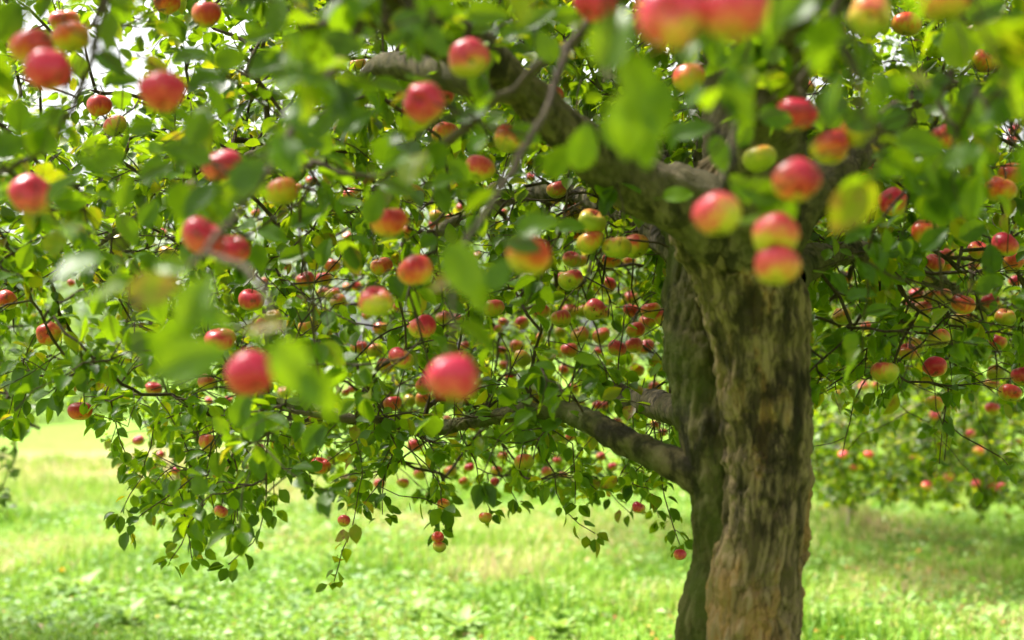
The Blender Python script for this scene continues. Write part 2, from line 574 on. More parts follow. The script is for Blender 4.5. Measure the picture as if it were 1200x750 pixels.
def emit_leaves(mb, pos, A, N, size, tint, temps):
    n = len(pos)
    if n == 0: return
    R = leaf_frames(A, N)
    which = RNG.integers(0, len(temps), n)
    for k, (tv, tq) in enumerate(temps):
        m = which == k
        if not m.any(): continue
        c = m.sum()
        V = np.einsum('nij,vj->nvi', R[m], tv) * size[m][:, None, None] + pos[m][:, None, :]
        q = (np.arange(c)[:, None, None] * len(tv) + tq[None]).reshape(-1, 4)
        mb.add(V.reshape(-1, 3), q, None, np.repeat(tint[m], len(tv)))


# ------------------------------------------------------------------ branch growth
class Grower:
    def __init__(self, cap=260000):
        self.pos = np.zeros((cap, 3), np.float32)
        self.tan = np.zeros((cap, 3), np.float32)
        self.pen = np.zeros(cap, np.float32)
        self.par = np.full(cap, -1, np.int64)
        self.lim = np.full(cap, 0.03)
        self.n = 0
        self.paths = []            # (node ids, meta)

    def add_limb(self, pts, rad):
        t = norm(np.gradient(pts, axis=0))
        k = self.n
        m = len(pts)
        self.pos[k:k + m] = pts
        self.tan[k:k + m] = t
        self.lim[k:k + m] = rad * 0.75
        self.n += m

    def add(self, pts, meta, leafable=True, sag=0.25, pen=0.0):
        pts = np.atleast_2d(np.asarray(pts, float))
        q = pts[0]
        d = np.linalg.norm(self.pos[:self.n] - q.astype(np.float32), axis=1) + self.pen[:self.n]
        j = int(np.argmin(d))
        p0 = self.pos[j].astype(float)
        L = np.linalg.norm(q - p0)
        dr = norm(q - p0)
        t0 = norm(self.tan[j] * 0.5 + dr + RNG.normal(0, 0.25, 3))
        p1 = p0 + t0 * L * 0.38
        p2 = q + np.array([0, 0, sag]) * L * 0.8 - dr * L * 0.25 + RNG.normal(0, 0.05, 3) * L
        n = int(np.clip(L / 0.055, 3, 16))
        t = np.linspace(0, 1, n + 1)[1:, None]
        pp = (1 - t) ** 3 * p0 + 3 * (1 - t) ** 2 * t * p1 + 3 * (1 - t) * t * t * p2 + t ** 3 * q
        if n > 3:
            pp[:-1] += RNG.normal(0, 0.006, (n - 1, 3))
        if len(pts) > 1:
            ex, _ = smooth_poly(pts, np.ones(len(pts)), 0.05)
            pp = np.vstack([pp, ex[1:] + RNG.normal(0, 0.003, ex[1:].shape)])
        m = len(pp)
        k = self.n
        ids = np.arange(k, k + m)
        self.pos[ids] = pp
        full = np.vstack([p0, pp])
        self.tan[ids] = norm(np.gradient(full, axis=0))[1:]
        self.par[ids] = np.concatenate([[j], ids[:-1]])
        self.pen[ids] = pen + np.linspace(0.02, 0.10, m)
        self.n += m
        self.paths.append((np.concatenate([[j], ids]), meta))
        return ids

    def radii(self, tip=0.0015, e=2.55):
        acc = np.zeros(self.n)
        start = [p[0][0] for p in self.paths]
        ends = [p[0][-1] for p in self.paths]
        acc[ends] += tip ** e
        for i in range(self.n - 1, -1, -1):
            j = self.par[i]
            if j >= 0: acc[j] += acc[i]
        r = np.maximum(acc, tip ** e) ** (1 / e)
        return np.minimum(r, 0.022)


def ray_clear(pos):
    return proj(pos)


# ------------------------------------------------------------------ apples: x, y, apparent diameter (photo px), colour, calyx offset in the picture, label
# colours: R red, D dark red, P pink above yellow green, O orange, G yellow green, B brownish
APPLES = [
 (38, 55, 50, 'D', None, 'dull red apple tucked against a brighter red apple under open sky'),
 (57, 83, 55, 'R', (0.0, -0.8), 'matt red apple in front of a duller one under open sky'),
 (75, 25, 34, 'B', None, 'shaded brownish red apple high against the white sky'),
 (83, 43, 46, 'B', None, 'dark olive brown apple in shadow behind two red apples'),
 (117, 124, 30, 'D', None, 'half green dark red apple hanging against sky gaps'),
 (190, 107, 54, 'R', (0.1, -0.9), 'lone round red apple with green underside among leaves under the sky'),
 (37, 227, 50, 'R', (0.3, 0.6), 'red orange apple with a pale patch beside a long bright leaf'),
 (261, 193, 46, 'R', None, 'bright red apple half covered by a pale green leaf'),
 (243, 16, 36, 'O', None, 'russet orange apple with a dark hollow high in the crown'),
 (195, 3, 32, 'D', None, 'dark red apple at the very top beside sky gaps'),
 (135, 148, 28, 'P', None, 'pale pink apple with a bright sheen below the sky gaps'),
 (330, 225, 40, 'O', None, 'orange green apple behind the pale leaf and grey twig'),
 (549, 68, 48, 'R', (0.15, -0.25), 'red apple showing its dark eye below the thick shaded limb'),
 (497, 120, 50, 'R', (-0.2, 0.3), 'glossy red and yellow apple below the thick shaded limb'),
 (517, 113, 34, 'R', None, 'red apple hidden behind the glossy red and yellow one'),
 (420, 75, 20, 'O', None, 'small dim orange apple in the shade of the thick limb'),
 (522, 157, 32, 'O', None, 'orange apple tucked behind a grey twig under the limb'),
 (597, 163, 38, 'O', None, 'burnt orange apple peeking out under a broad leaf'),
 (562, 198, 36, 'P', None, 'pink and green apple with a dark twig crossing its front'),
 (653, 222, 26, 'P', None, None),
 (647, 112, 30, 'P', None, 'pale pink apple beside the upper limb and its fork of twigs'),
 (697, 3, 52, 'R', None, 'blurred pinkish red apple beside a long bright leaf'),
 (785, 15, 80, 'R', (-0.15, 0.15), 'large blurred pink apple with its pale eye facing forward'),
 (861, 12, 80, 'R', (0.1, -0.9), 'large blurred pink apple with yellow underside next to its twin'),
 (808, 92, 40, 'O', None, 'dull orange apple in shade below the two large pink apples'),
 (1020, 18, 52, 'G', (0.1, 0.1), 'yellow green apple with a dark hollow eye'),
 (1105, 3, 58, 'O', (0.0, -0.9), 'orange topped green apple above a dark olive leaf'),
 (1062, 28, 34, 'O', None, 'dull orange apple behind the green one with the hollow eye'),
 (933, 133, 48, 'R', None, 'red apple with a green leaf across its face'),
 (973, 172, 48, 'O', None, 'orange apple touching a leaf covered neighbour'),
 (1007, 152, 48, 'O', None, 'orange yellow apple under a broad green leaf'),
 (890, 185, 40, 'G', None, 'green apple with a pink tip above the trunk fork'),
 (933, 212, 56, 'R', (0.3, -0.5), 'round orange red apple in front of the trunk fork'),
 (840, 252, 58, 'R', (0.2, -0.9), 'red and yellow apple beside paired leaves before the trunk'),
 (908, 277, 56, 'R', (-0.1, -0.6), 'red orange apple in front of the trunk, upper of a touching pair'),
 (910, 311, 56, 'R', (-0.1, -0.9), 'red and yellow apple in front of the trunk, lower of a touching pair'),
 (1107, 160, 36, 'R', None, 'crimson apple wedged between two yellow green leaves'),
 (1046, 237, 35, 'R', (-0.15, -0.3), 'red apple with dark bruised spots'),
 (1010, 195, 28, 'D', None, 'dark red apple in shade above a pale leaf'),
 (1187, 203, 32, 'O', None, 'orange apple behind a yellowing leaf'),
 (1173, 222, 36, 'B', None, 'shrivelled brown apple behind a yellowing leaf'),
 (947, 103, 18, 'P', None, None), (1152, 72, 30, 'B', None, 'brownish orange apple in deep shade behind olive leaf'),
 (1190, 152, 16, 'P', None, None), (1186, 165, 14, 'P', None, None),
 (803, 328, 30, 'R', None, 'red apple squeezed against the trunk above two others'),
 (799, 362, 33, 'R', (-0.1, -0.1), 'red and yellow apple with a dark eye against the mossy stem'),
 (822, 357, 30, 'R', None, 'red apple half hidden behind the trunk edge'),
 (826, 388, 24, 'O', None, 'orange apple just below three red ones at the trunk'),
 (1084, 272, 34, 'O', None, 'orange red topped green apple behind a sharp leaf'),
 (1177, 287, 32, 'R', None, 'dusky red apple above a dark round leaf'),
 (1187, 308, 26, 'O', None, None),
 (1142, 313, 15, 'P', None, None), (1190, 330, 16, 'R', None, None), (1010, 300, 12, 'P', None, None),
 (1128, 356, 30, 'O', None, 'smooth orange apple above a dark green leaf'),
 (1161, 353, 20, 'R', None, None), (1178, 372, 25, 'G', None, None), (990, 326, 19, 'O', None, None),
 (1100, 397, 28, 'O', None, 'orange apple with a leaf over its lower half'),
 (1073, 405, 23, 'G', None, None), (1169, 401, 22, 'R', None, None),
 (1037, 437, 32, 'G', None, 'yellow orange apple capped by a dark leaf'),
 (1096, 430, 27, 'R', (0.1, -0.6), 'speckled red orange apple with its eye below'),
 (1197, 440, 25, 'R', None, None), (1167, 438, 22, 'G', None, None), (1162, 450, 18, 'R', None, None),
 (1184, 460, 26, 'O', None, None), (1163, 479, 18, 'R', None, None), (1095, 473, 22, 'G', None, None),
 (1013, 453, 12, 'P', None, None), (1027, 452, 12, 'P', None, None), (1015, 383, 14, 'O', None, None), (980, 463, 13, 'O', None, None),
 (237, 277, 50, 'R', None, 'deep crimson apple behind a pale grey twig'),
 (272, 293, 44, 'R', None, 'crimson apple beside the pale grey twig and its larger twin'),
 (8, 352, 26, 'O', None, 'olive orange apple on a thin dark twig'),
 (57, 391, 29, 'B', (0.0, 0.1), 'brownish apple with an open dark eye crossed by a twig'),
 (94, 482, 28, 'D', None, 'dusky orange apple dangling alone over the pale lawn'),
 (190, 273, 12, 'R', None, None), (140, 283, 25, 'G', None, None), (197, 298, 23, 'G', None, None),
 (294, 352, 31, 'O', None, 'plain orange apple behind the drooping grey twig'),
 (258, 398, 35, 'R', None, 'dusky red apple behind the large blurred leaves'),
 (294, 438, 58, 'R', (0.4, -0.6), 'vivid pink red apple partly hidden by bright yellow green leaf'),
 (243, 448, 23, 'P', None, None), (180, 456, 21, 'R', None, None), (245, 470, 10, 'R', None, None), (268, 470, 9, 'R', None, None),
 (369, 491, 22, 'G', None, 'yellow green apple under the bright blurred leaves'),
 (358, 328, 23, 'P', None, None), (379, 327, 21, 'P', None, None), (390, 311, 19, 'O', None, None), (336, 313, 9, 'P', None, None),
 (362, 382, 25, 'G', None, None), (83, 331, 10, 'D', None, None), (365, 212, 14, 'P', None, None), (348, 220, 10, 'P', None, None),
 (455, 260, 44, 'O', None, 'blurred orange apple behind a bright leaf and thin twigs'),
 (447, 312, 27, 'O', None, 'olive orange apple behind a folded leaf'),
 (488, 318, 42, 'O', None, 'broad orange pink apple hanging beside the vertical grey twig'),
 (440, 355, 42, 'P', None, 'pink and yellow apple with a brown split down its side'),
 (418, 336, 14, 'P', None, None), (407, 337, 9, 'P', None, None),
 (495, 383, 32, 'R', None, 'rosy red apple beside the vertical grey twig'),
 (421, 408, 21, 'P', None, None), (439, 411, 20, 'P', None, None),
 (470, 420, 31, 'P', None, 'pink and green apple fused in a cluster of two'), (452, 428, 20, 'O', None, None),
 (460, 473, 22, 'P', None, 'small round apple with red cap and narrow leaf below'), (498, 452, 22, 'P', (0.4, -0.3), None), (497, 468, 21, 'G', (0.4, -0.1), None), (480, 470, 17, 'G', None, None),
 (530, 443, 62, 'R', (0.1, -0.9), 'large blurred crimson apple hanging at the end of a grey twig'),
 (527, 504, 20, 'O', (-0.3, 0.1), 'small orange apple with a black worm hole'), (557, 500, 14, 'O', None, None), (545, 497, 9, 'R', None, None), (524, 491, 8, 'P', None, None),
 (620, 302, 54, 'O', (0.0, -0.9), 'blurred orange red apple under a bright green leaf'),
 (578, 361, 27, 'P', None, None), (612, 379, 18, 'P', None, None), (590, 378, 12, 'P', None, None), (584, 386, 9, 'R', None, None),
 (634, 365, 22, 'P', None, None), (657, 373, 25, 'P', None, None), (668, 365, 19, 'P', None, None),
 (668, 328, 30, 'P', None, 'orange and green apple hanging below a pair of pink ones'), (670, 304, 23, 'P', None, None), (681, 306, 16, 'R', None, None),
 (693, 260, 34, 'G', None, 'green apple under the upper limb, topmost of a hanging bunch'), (692, 283, 34, 'G', None, 'olive green apple in the bunch under the upper limb'),
 (722, 290, 34, 'G', None, 'green apple with a pink shoulder under the upper limb'), (745, 288, 32, 'G', None, 'blemished yellow green apple hanging close to the trunk fork'),
 (712, 335, 21, 'P', None, None), (697, 363, 26, 'P', (0.05, 0.05), 'yellow and pink apple with a dark eye in the middle'), (684, 364, 19, 'P', None, None), (706, 366, 19, 'P', None, None),
 (740, 349, 19, 'P', None, 'small pink and yellow apple above a dark red one'), (740, 364, 20, 'D', None, 'dark red rotten apple under a pink one'),
 (738, 306, 16, 'O', None, None), (667, 410, 21, 'R', None, None), (680, 393, 23, 'G', None, None), (656, 390, 15, 'G', None, None), (630, 397, 15, 'G', None, None),
 (705, 393, 21, 'O', None, None), (723, 408, 23, 'R', None, None), (743, 405, 22, 'P', None, None), (757, 406, 20, 'R', None, None), (747, 433, 17, 'B', None, None),
 (768, 455, 18, 'O', None, 'orange green apple under a leaf above the broken limb stub'), (672, 455, 14, 'O', None, None), (598, 443, 14, 'P', None, None), (701, 412, 9, 'R', None, None), (661, 433, 13, 'B', None, None),
 (700, 475, 10, 'R', None, None), (708, 475, 12, 'R', None, None), (775, 490, 11, 'R', None, None), (768, 498, 9, 'R', None, None), (777, 507, 9, 'R', None, None), (724, 494, 9, 'R', None, None),
 (487, 522, 19, 'P', None, None), (492, 556, 16, 'R', None, None), (472, 566, 15, 'R', None, None), (445, 567, 15, 'O', None, None), (528, 553, 15, 'B', None, None), (543, 564, 12, 'O', None, None),
 (550, 548, 10, 'R', None, None), (582, 552, 15, 'R', None, None), (590, 534, 13, 'R', None, None), (580, 565, 10, 'R', None, None), (641, 553, 15, 'R', None, None), (660, 557, 10, 'R', None, None),
 (569, 607, 15, 'O', None, 'olive orange apple hanging low over open lawn'), (520, 591, 13, 'O', None, None), (513, 630, 13, 'B', None, 'brown apple at the tip of a hanging strand, upper of two'), (515, 641, 13, 'G', None, 'olive apple at the tip of a hanging strand, lower of two'),
 (403, 610, 13, 'R', None, None), (668, 512, 9, 'O', None, None), (704, 535, 11, 'R', None, None), (718, 547, 11, 'R', None, None), (653, 540, 9, 'R', None, None), (748, 595, 8, 'R', None, None), (797, 650, 9, 'R', None, 'tiny red apple beside the foot of the mossy stem'),
 (162, 516, 15, 'R', None, 'pinkish red apple at the outer tip of a branch over the lawn'), (245, 518, 25, 'O', None, 'sunlit orange apple above a hanging dark leaf'), (207, 552, 14, 'R', None, None), (259, 600, 17, 'O', None, 'dusky apple low in the drooping spray over the lawn'),
 (376, 546, 24, 'B', None, 'pale brown withered apple in the drooping foliage'), (302, 515, 12, 'R', None, None), (305, 525, 9, 'R', None, None), (187, 534, 12, 'P', None, None),
 (413, 228, 22, 'P', None, None), (485, 227, 27, 'G', None, 'olive apple behind a thin twig fork'), (540, 244, 12, 'R', None, None), (528, 255, 9, 'P', None, None), (407, 277, 12, 'P', None, None), (545, 405, 11, 'P', None, None),
 (430, 370, 12, 'P', None, None), (465, 360, 13, 'P', None, None), (520, 372, 20, 'P', None, None), (535, 372, 10, 'R', None, None), (588, 410, 11, 'R', None, None), (590, 428, 12, 'O', None, None), (405, 460, 11, 'R', None, None), (412, 457, 10, 'R', None, None),
 (343, 486, 9, 'P', None, None), (300, 250, 11, 'P', None, None), (310, 330, 10, 'P', None, None), (560, 300, 12, 'P', None, None), (590, 250, 12, 'P', None, None), (622, 208, 12, 'P', None, None),
 # the young tree beyond the trunk
 (983, 516, 9, 'R', None, None), (978, 537, 9, 'R', None, None), (988, 533, 12, 'R', None, None), (1000, 549, 11, 'O', None, None), (1018, 533, 12, 'O', None, None), (985, 500, 10, 'R', None, None),
 (1072, 537, 11, 'R', None, None), (1086, 569, 13, 'R', None, None), (1064, 564, 9, 'O', None, None), (1112, 560, 14, 'O', None, None), (1143, 567, 12, 'R', None, None), (1122, 572, 9, 'O', None, None),
 (1163, 571, 12, 'D', None, None), (1174, 571, 12, 'R', None, None), (1147, 528, 14, 'O', None, None), (1163, 532, 11, 'R', None, None), (1176, 530, 11, 'R', None, None), (1137, 508, 12, 'R', None, None),
 (1129, 508, 10, 'R', None, None), (1168, 507, 11, 'R', None, None), (1136, 531, 10, 'R', None, None), (1069, 481, 10, 'R', None, None), (1095, 487, 12, 'R', None, None), (1053, 488, 9, 'D', None, None),
 (1193, 518, 10, 'R', None, None), (1141, 471, 11, 'R', None, None), (1063, 463, 9, 'P', None, None),
]

# further apples half seen deep in the crown, in twos and threes
_r = random.Random(5)
while len(APPLES) < 299:
    if _r.random() < 0.74: x0, y0 = _r.uniform(300, 785), _r.uniform(215, 545)
    else: x0, y0 = _r.uniform(965, 1195), _r.uniform(300, 470)
    for _k in range(_r.choice((1, 2, 2, 3))):
        APPLES.append((round(x0 + _r.uniform(-22, 22)), round(y0 + _r.uniform(-14, 14)), round(_r.uniform(17, 24)), _r.choice('PPPOOGGR'), None, None))
NAMED = {
 (653, 222): 'pink sliver of an apple showing under the upper limb',
 (1187, 308): 'orange apple just below the dusky red one',
 (1161, 353): 'red apple behind a leaf next to the smooth orange apple',
 (1178, 372): 'green apple with a red base below a dark twig',
 (990, 326): 'orange apple tip behind leaves close to the trunk',
 (1073, 405): 'shaded green apple next to the orange one with a leaf over it',
 (1169, 401): 'red sided green apple with a curled leaf',
 (1197, 440): 'dark spotted red apple next to a greenish one',
 (1167, 438): 'greenish apple above a small red one',
 (1162, 450): 'small red apple tucked under the greenish one',
 (1184, 460): 'orange red apple above the small bright red one',
 (1163, 479): 'small bright red apple under the orange red one',
 (1095, 473): 'green orange apple directly below the speckled one',
 (140, 283): 'olive green apple under blurred leaves near thin dark twigs',
 (197, 298): 'dull olive apple below the deep crimson pair',
 (243, 448): 'pink cheeked apple behind the vivid pink red one',
 (180, 456): 'red apple on the long thin outer twig',
 (358, 328): 'pink apple of a touching pair, the rounder one',
 (379, 327): 'orange pink apple of a touching pair, behind a leaf',
 (390, 311): 'orange apple just above the touching pair',
 (362, 382): 'green apple with a pink tip below the touching pair',
 (421, 408): 'pink apple beside its equal above the fused cluster',
 (439, 411): 'green cheeked apple beside a pink equal above the fused cluster',
 (452, 428): 'orange apple pressed into the side of the fused cluster',
 (498, 452): 'red topped apple close to the big crimson one, upper of two',
 (497, 468): 'yellow green apple below the red topped one',
 (480, 470): 'yellow apple beside the small red capped one',
 (578, 361): 'wide pink and green apple beside the hanging bright leaf',
 (612, 379): 'round pink apple alone between two leaf clumps',
 (634, 365): 'pink topped green apple next to crossing dark twigs',
 (657, 373): 'large rosy apple behind crossing dark twigs',
 (668, 365): 'orange pink apple behind the large rosy one',
 (670, 304): 'pink apple above the orange and green one',
 (712, 335): 'pink and orange apple with a leaf shading it',
 (684, 364): 'pink apple touching the yellow one with dark eye',
 (706, 366): 'orange sliver of apple behind the yellow one with dark eye',
 (667, 410): 'red apple hanging under crossing twigs in the cluster',
 (680, 393): 'green apple with an orange edge in the cluster',
 (705, 393): 'orange apple half covered by a leaf in the cluster',
 (723, 408): 'red apple under a small leaf in the cluster',
 (743, 405): 'yellow and pink apple beside a red one near the stem',
 (757, 406): 'orange red apple nearest the mossy stem',
 (747, 433): 'brown shrivelled apple hanging above the limb stub',
 (487, 522): 'pink apple with a leaf across it below the dark limb',
 (413, 228): 'pink apple near the end of the grey slanting branch',
 (520, 372): 'pink apple behind the vertical grey twig'}
APPLES = [(x, y, d, c, cal, lab or NAMED.get((x, y))) for (x, y, d, c, cal, lab) in APPLES]
CNAME = {'R': 'red', 'D': 'dark red', 'P': 'pink and yellow', 'O': 'orange', 'G': 'yellow green', 'B': 'brown'}
CPAR = {'R': (0.57, 0.08), 'D': (0.75, 0.8), 'P': (0.40, 0.05), 'O': (0.42, 0.75), 'G': (0.16, 0.4), 'B': (0.45, 1.0)}


def apple_template(nu, nv, seed):
    r = np.random.default_rng(seed)
    fl = 0.78 + 0.13 * r.random()
    lob = 0.03 + 0.035 * r.random()
    sk = 0.26 * (r.random() - 0.5)
    bump = r.normal(0, 0.03, (6, 3))
    ph = r.random() * 6
    V = []
    for i in range(1, nv):
        v = math.pi * i / nv
        for j in range(nu):
            th = 2 * math.pi * j / nu
            x = math.sin(v) ** 0.92 * (1 + 0.075 * math.cos(v))
            x *= 1 + lob * math.cos(5 * th + ph) * (0.4 + 0.6 * (1 - math.cos(v)) / 2) + 0.03 * math.sin(th + ph)
            z = math.cos(v) * fl * (1 + sk * math.cos(th))
            z += -0.36 * math.exp(-(x / 0.32) ** 2) if v < 1.57 else 0.17 * math.exp(-(x / 0.24) ** 2)
            V.append((x * math.cos(th), x * math.sin(th), z))
    V.append((0, 0, fl - 0.37))
    V.append((0, 0, -fl + 0.18))
    V = np.array(V)
    for b_ in range(6):      # lopsided growth
        dv = norm(bump[b_] + 1e-6)
        V = V * (1 + np.linalg.norm(bump[b_]) * np.clip(norm(V) @ dv, 0, 1)[:, None] ** 3)
    V = V * 0.5 / 1.04
    q, t = [], []
    for i in range(nv - 2):
        for j in range(nu):
            q.append((i * nu + j, (i + 1) * nu + j, (i + 1) * nu + (j + 1) % nu, i * nu + (j + 1) % nu))
    k = len(V)
    for j in range(nu):
        t.append((k - 2, j, (j + 1) % nu))
        b = (nv - 2) * nu
        t.append((k - 1, b + (j + 1) % nu, b + j))
    return V, np.array(q), np.array(t), fl


AP = []
for s in range(4):
    V, q, t, fl = apple_template(28, 18, s)
    AP.append((mesh_np('apple_skin', V, [q, t], M_APPLE), fl))
APL = []
for s in range(3):
    V, q, t, fl = apple_template(14, 10, s + 20)
    m_ = mesh_np('apple_small', V, [q, t], M_APPLE)
    APL.append((m_, fl))
sv, sq, st_ = tube(np.array([(0, 0, 0.0), (0.01, 0, 0.12), (0.03, 0.01, 0.30), (0.06, 0.01, 0.48)]), np.array([0.028, 0.02, 0.018, 0.026]), 6)
ME_STEM = mesh_np('stem', sv + np.array([0, 0, 0.12]), [sq, st_], M_STEM)


def calyx_mesh():
    mb = MB()
    for k in range(5):
        a = 2 * math.pi * k / 5
        c, s = math.cos(a), math.sin(a)
        p = np.array([(0.02, -0.03, 0), (0.075, -0.022, -0.03), (0.10, 0.0, -0.07), (0.075, 0.022, -0.03), (0.02, 0.03, 0)])
        v = np.stack([p[:, 0] * c - p[:, 1] * s, p[:, 0] * s + p[:, 1] * c, p[:, 2]], 1)
        mb.add(v, [[0, 1, 3, 4]], [[1, 2, 3]])
    th = np.arange(8) * math.pi / 4
    v = np.stack([0.075 * np.cos(th), 0.075 * np.sin(th), 0 * th + 0.004], 1)
    mb.add(np.vstack([v, [0, 0, 0.03]]), None, [[i, (i + 1) % 8, 8] for i in range(8)])
    return mb.mesh('calyx', M_CALYX)


ME_CALYX = calyx_mesh()

apple_recs = []     # world centre, size, D, px, py, d
for i, (x, y, d, c, cal, lab) in enumerate(APPLES):
    far = x > 945 and y > 440 and d < 15
    D = 110.0 / d
    if far: D = float(np.clip(D, 9.0, 12.0))
    else: D = min(D, 6.6 - 0.8 * random.random())
    if y > 585 and x < 800 and d < 18: D = 4.45
    if 795 < x < 830 and 320 < y < 395: D = 3.55 + 0.1 * random.random()
    size = float(np.clip(d * D / F, 0.042, 0.08))
    apple_recs.append(dict(c=P(x, y, D), size=size, D=D, x=x, y=y, d=d, col=c, cal=cal, lab=lab, far=far, seed=i))


def zone(a):
    x, y, D = a['x'], a['y'], a['D']
    if a['far']: return 'on the young tree beyond the trunk', 'apples on the young tree beyond the trunk'
    if x > 945: return 'in the dark leaves behind the trunk', 'apples behind the trunk facing the young tree'
    if y > 535: return 'in the hanging sprays just above the open lawn', 'apples in the hanging sprays above the lawn'
    if x > 600 and y > 460: return 'close above the low mossy limb', 'apples close above the low mossy limb'
    if x > 560 and y > 320: return 'in the dense cluster beside the mossy stem', 'apples clustered between trunk and low limb'
    if y < 300: return 'in the leaves below the thick upper limb', 'apples below the thick upper limb'
    if x > 390: return 'in the twigs around the hanging grey twig', 'apples around the hanging grey twig'
    return 'in the outer branches over the dry grass', 'apples in the outer branches'


for a in apple_recs:
    rr = np.random.default_rng(1000 + a['seed'])
    if a['cal'] is not None:
        cx, cyy = a['cal']
        vd = norm(a['c'] - CAM)
        cdv = norm(cx * RGT + cyy * UPV - math.sqrt(max(0.02, 1 - cx * cx - cyy * cyy)) * vd)
        ax = -cdv
        ax = norm(ax + np.array([0, 0, 0.05]))
    else:
        ax = norm(np.array([rr.normal(0, 0.35), rr.normal(0, 0.35), 1.0]))
    a['ax'] = ax
    zq = Vector(ax).to_track_quat('Z', 'Y')
    zq = zq @ Matrix.Rotation(rr.random() * 6.28, 3, 'Z').to_quaternion()
    a['q'] = zq
    bw = norm(np.array([rr.normal(-0.15, 0.35), rr.normal(-0.35, 0.35), 1.0]))
    a['blush'] = tuple(zq.inverted() @ Vector(bw))
    me_, fl = (AP[a['seed'] % 4] if a['d'] >= 17 else APL[a['seed'] % 3])
    zw, grp = zone(a)
    lab = a['lab']
    cap = CNAME[a['col']]
    if lab is None:
        sz = 'tiny' if a['d'] < 11 else 'small' if a['d'] < 18 else 'half hidden'
        lab = f'{sz} {cap} apple {zw}'
        root = empty('apple', a['c'], lab, 'apple', f'{sz} {cap} {grp}')
    else:
        root = empty('apple', a['c'], lab, 'apple')
    root.rotation_mode = 'QUATERNION'
    root.rotation_quaternion = zq
    root.scale = (a['size'],) * 3
    sk = link('skin', me_, root)
    rp, hu = CPAR[a['col']]
    rp += rr.normal(0, 0.05)
    if a['col'] == 'R' and a['d'] < 25: rp, hu = rp - 0.08, 0.25
    if a['col'] == 'R' and a['d'] > 40 and a['x'] < 700: rp += 0.22
    if a['x'] in (785, 861, 697, 530, 294, 237, 272): rp, hu = rp + (0.3 if a['x'] in (785, 861) else 0.12), 0.0
    sk['blush'] = [float(v) for v in a['blush']]
    sk['ripe'] = float(rp)
    sk['warm'] = float(np.clip(hu + rr.normal(0, 0.12), 0, 1))
    s_ = link('stem', ME_STEM, root)
    if a['d'] >= 15:
        c_ = link('calyx', ME_CALYX, root)
        c_.location = (0, 0, (-fl + 0.19) * 0.49)
    a['top'] = a['c'] + ax * a['size'] * 0.56 + np.array([0, 0, 0.004])

# ------------------------------------------------------------------ the big apple tree
BASE = P(885, 750, 3.2)
TREE = empty('apple_tree', (BASE[0], BASE[1], 0), 'large old apple tree with forked flaking brown trunk and heavily laden branches', 'tree')
TW = np.array([BASE[0], BASE[1], 0.0])


def part(name, me, world=True):
    o = link(name, me, TREE)
    if world: o.location = (-TW[0], -TW[1], 0)
    return o


def bark_tube(pts, rad, sides, step, amp, fx, fz, seed):
    """bark covered limb: resampled loft with flaking plates raised from cracks"""
    p, r = smooth_poly(pts, rad, step)
    V, q, t = tube(p, r, sides, True)
    n = len(p)
    L = np.concatenate([[0], np.cumsum(np.linalg.norm(np.diff(p, axis=0), axis=1))])
    th = np.arange(sides) / sides
    cen = np.repeat(p, sides, 0)
    rr = np.repeat(r, sides)
    rad_dir = norm(V[:-1] - cen)
    U = np.tile(th, n)
    S = np.repeat(L, sides)
    per = max(3, int(round(2 * math.pi * np.mean(r) * fx)))
    Uw = U * per
    wob = fbm(V[:-1] * 9 + seed, 3) - 0.5
    pw = np.stack([Uw + wob * 1.2, S * fz + wob * 1.6], 1)
    pw[:, 0] = np.mod(pw[:, 0], per)
    f1, f2, cid = worley(pw)
    e = np.clip((f2 - f1) / 0.20, 0, 1)
    e = e * e * (3 - 2 * e)
    pw2 = np.stack([np.mod(U * per * 2 + wob * 3.0, per * 2), S * fz * 2.1 + wob * 4], 1)
    g1_, g2_, cid2 = worley(pw2)
    e2 = np.clip((g2_ - g1_) / 0.30, 0, 1)
    msk = np.clip((fbm(V[:-1] * np.array([7, 7, 3.5]) + seed + 9, 3) - 0.40) * 6, 0, 1)     # plates only where the bark has broken up
    e = e * msk + (1 - msk) * 0.75
    rdg = 1 - np.abs(fbm(np.stack([V[:-1, 0] * 26, V[:-1, 1] * 26, V[:-1, 2] * 5], 1) + seed + wob[:, None] * 2, 4) - 0.5) * 5      # long vertical fissures
    e = 0.40 * e + 0.25 * e2 * (0.4 + 0.6 * cid2) + 0.55 * (1 - np.clip(rdg, 0, 1))
    big = fbm(V[:-1] * 5 + seed + 40, 3) - 0.5
    fine = fbm(V[:-1] * np.array([60, 60, 30]) + seed, 3) - 0.5
    disp = amp * (e * (0.5 + 0.7 * cid) - 0.6) + 0.9 * amp * fine + big * 2.2 * np.minimum(rr, 0.1) * 0.22
    V2 = V.copy()
    V2[:-1] += rad_dir * disp[:, None]
    tint = np.concatenate([np.clip(e2 * (0.15 + cid2) * 1.25 - 0.25 + 0.5 * (cid - 0.5), 0, 1), [0]])
    return V2, q, t, tint


def px_poly(lst):
    pts = np.array([P(a, b, D) for (a, b, D, r) in lst])
    rad = np.array([r * D / F for (a, b, D, r) in lst])
    return pts, rad


def mesh_bark(name, V, q, t, tint, mat):
    return mesh_np(name, V, [q, t], mat, True, {'tint': tint})


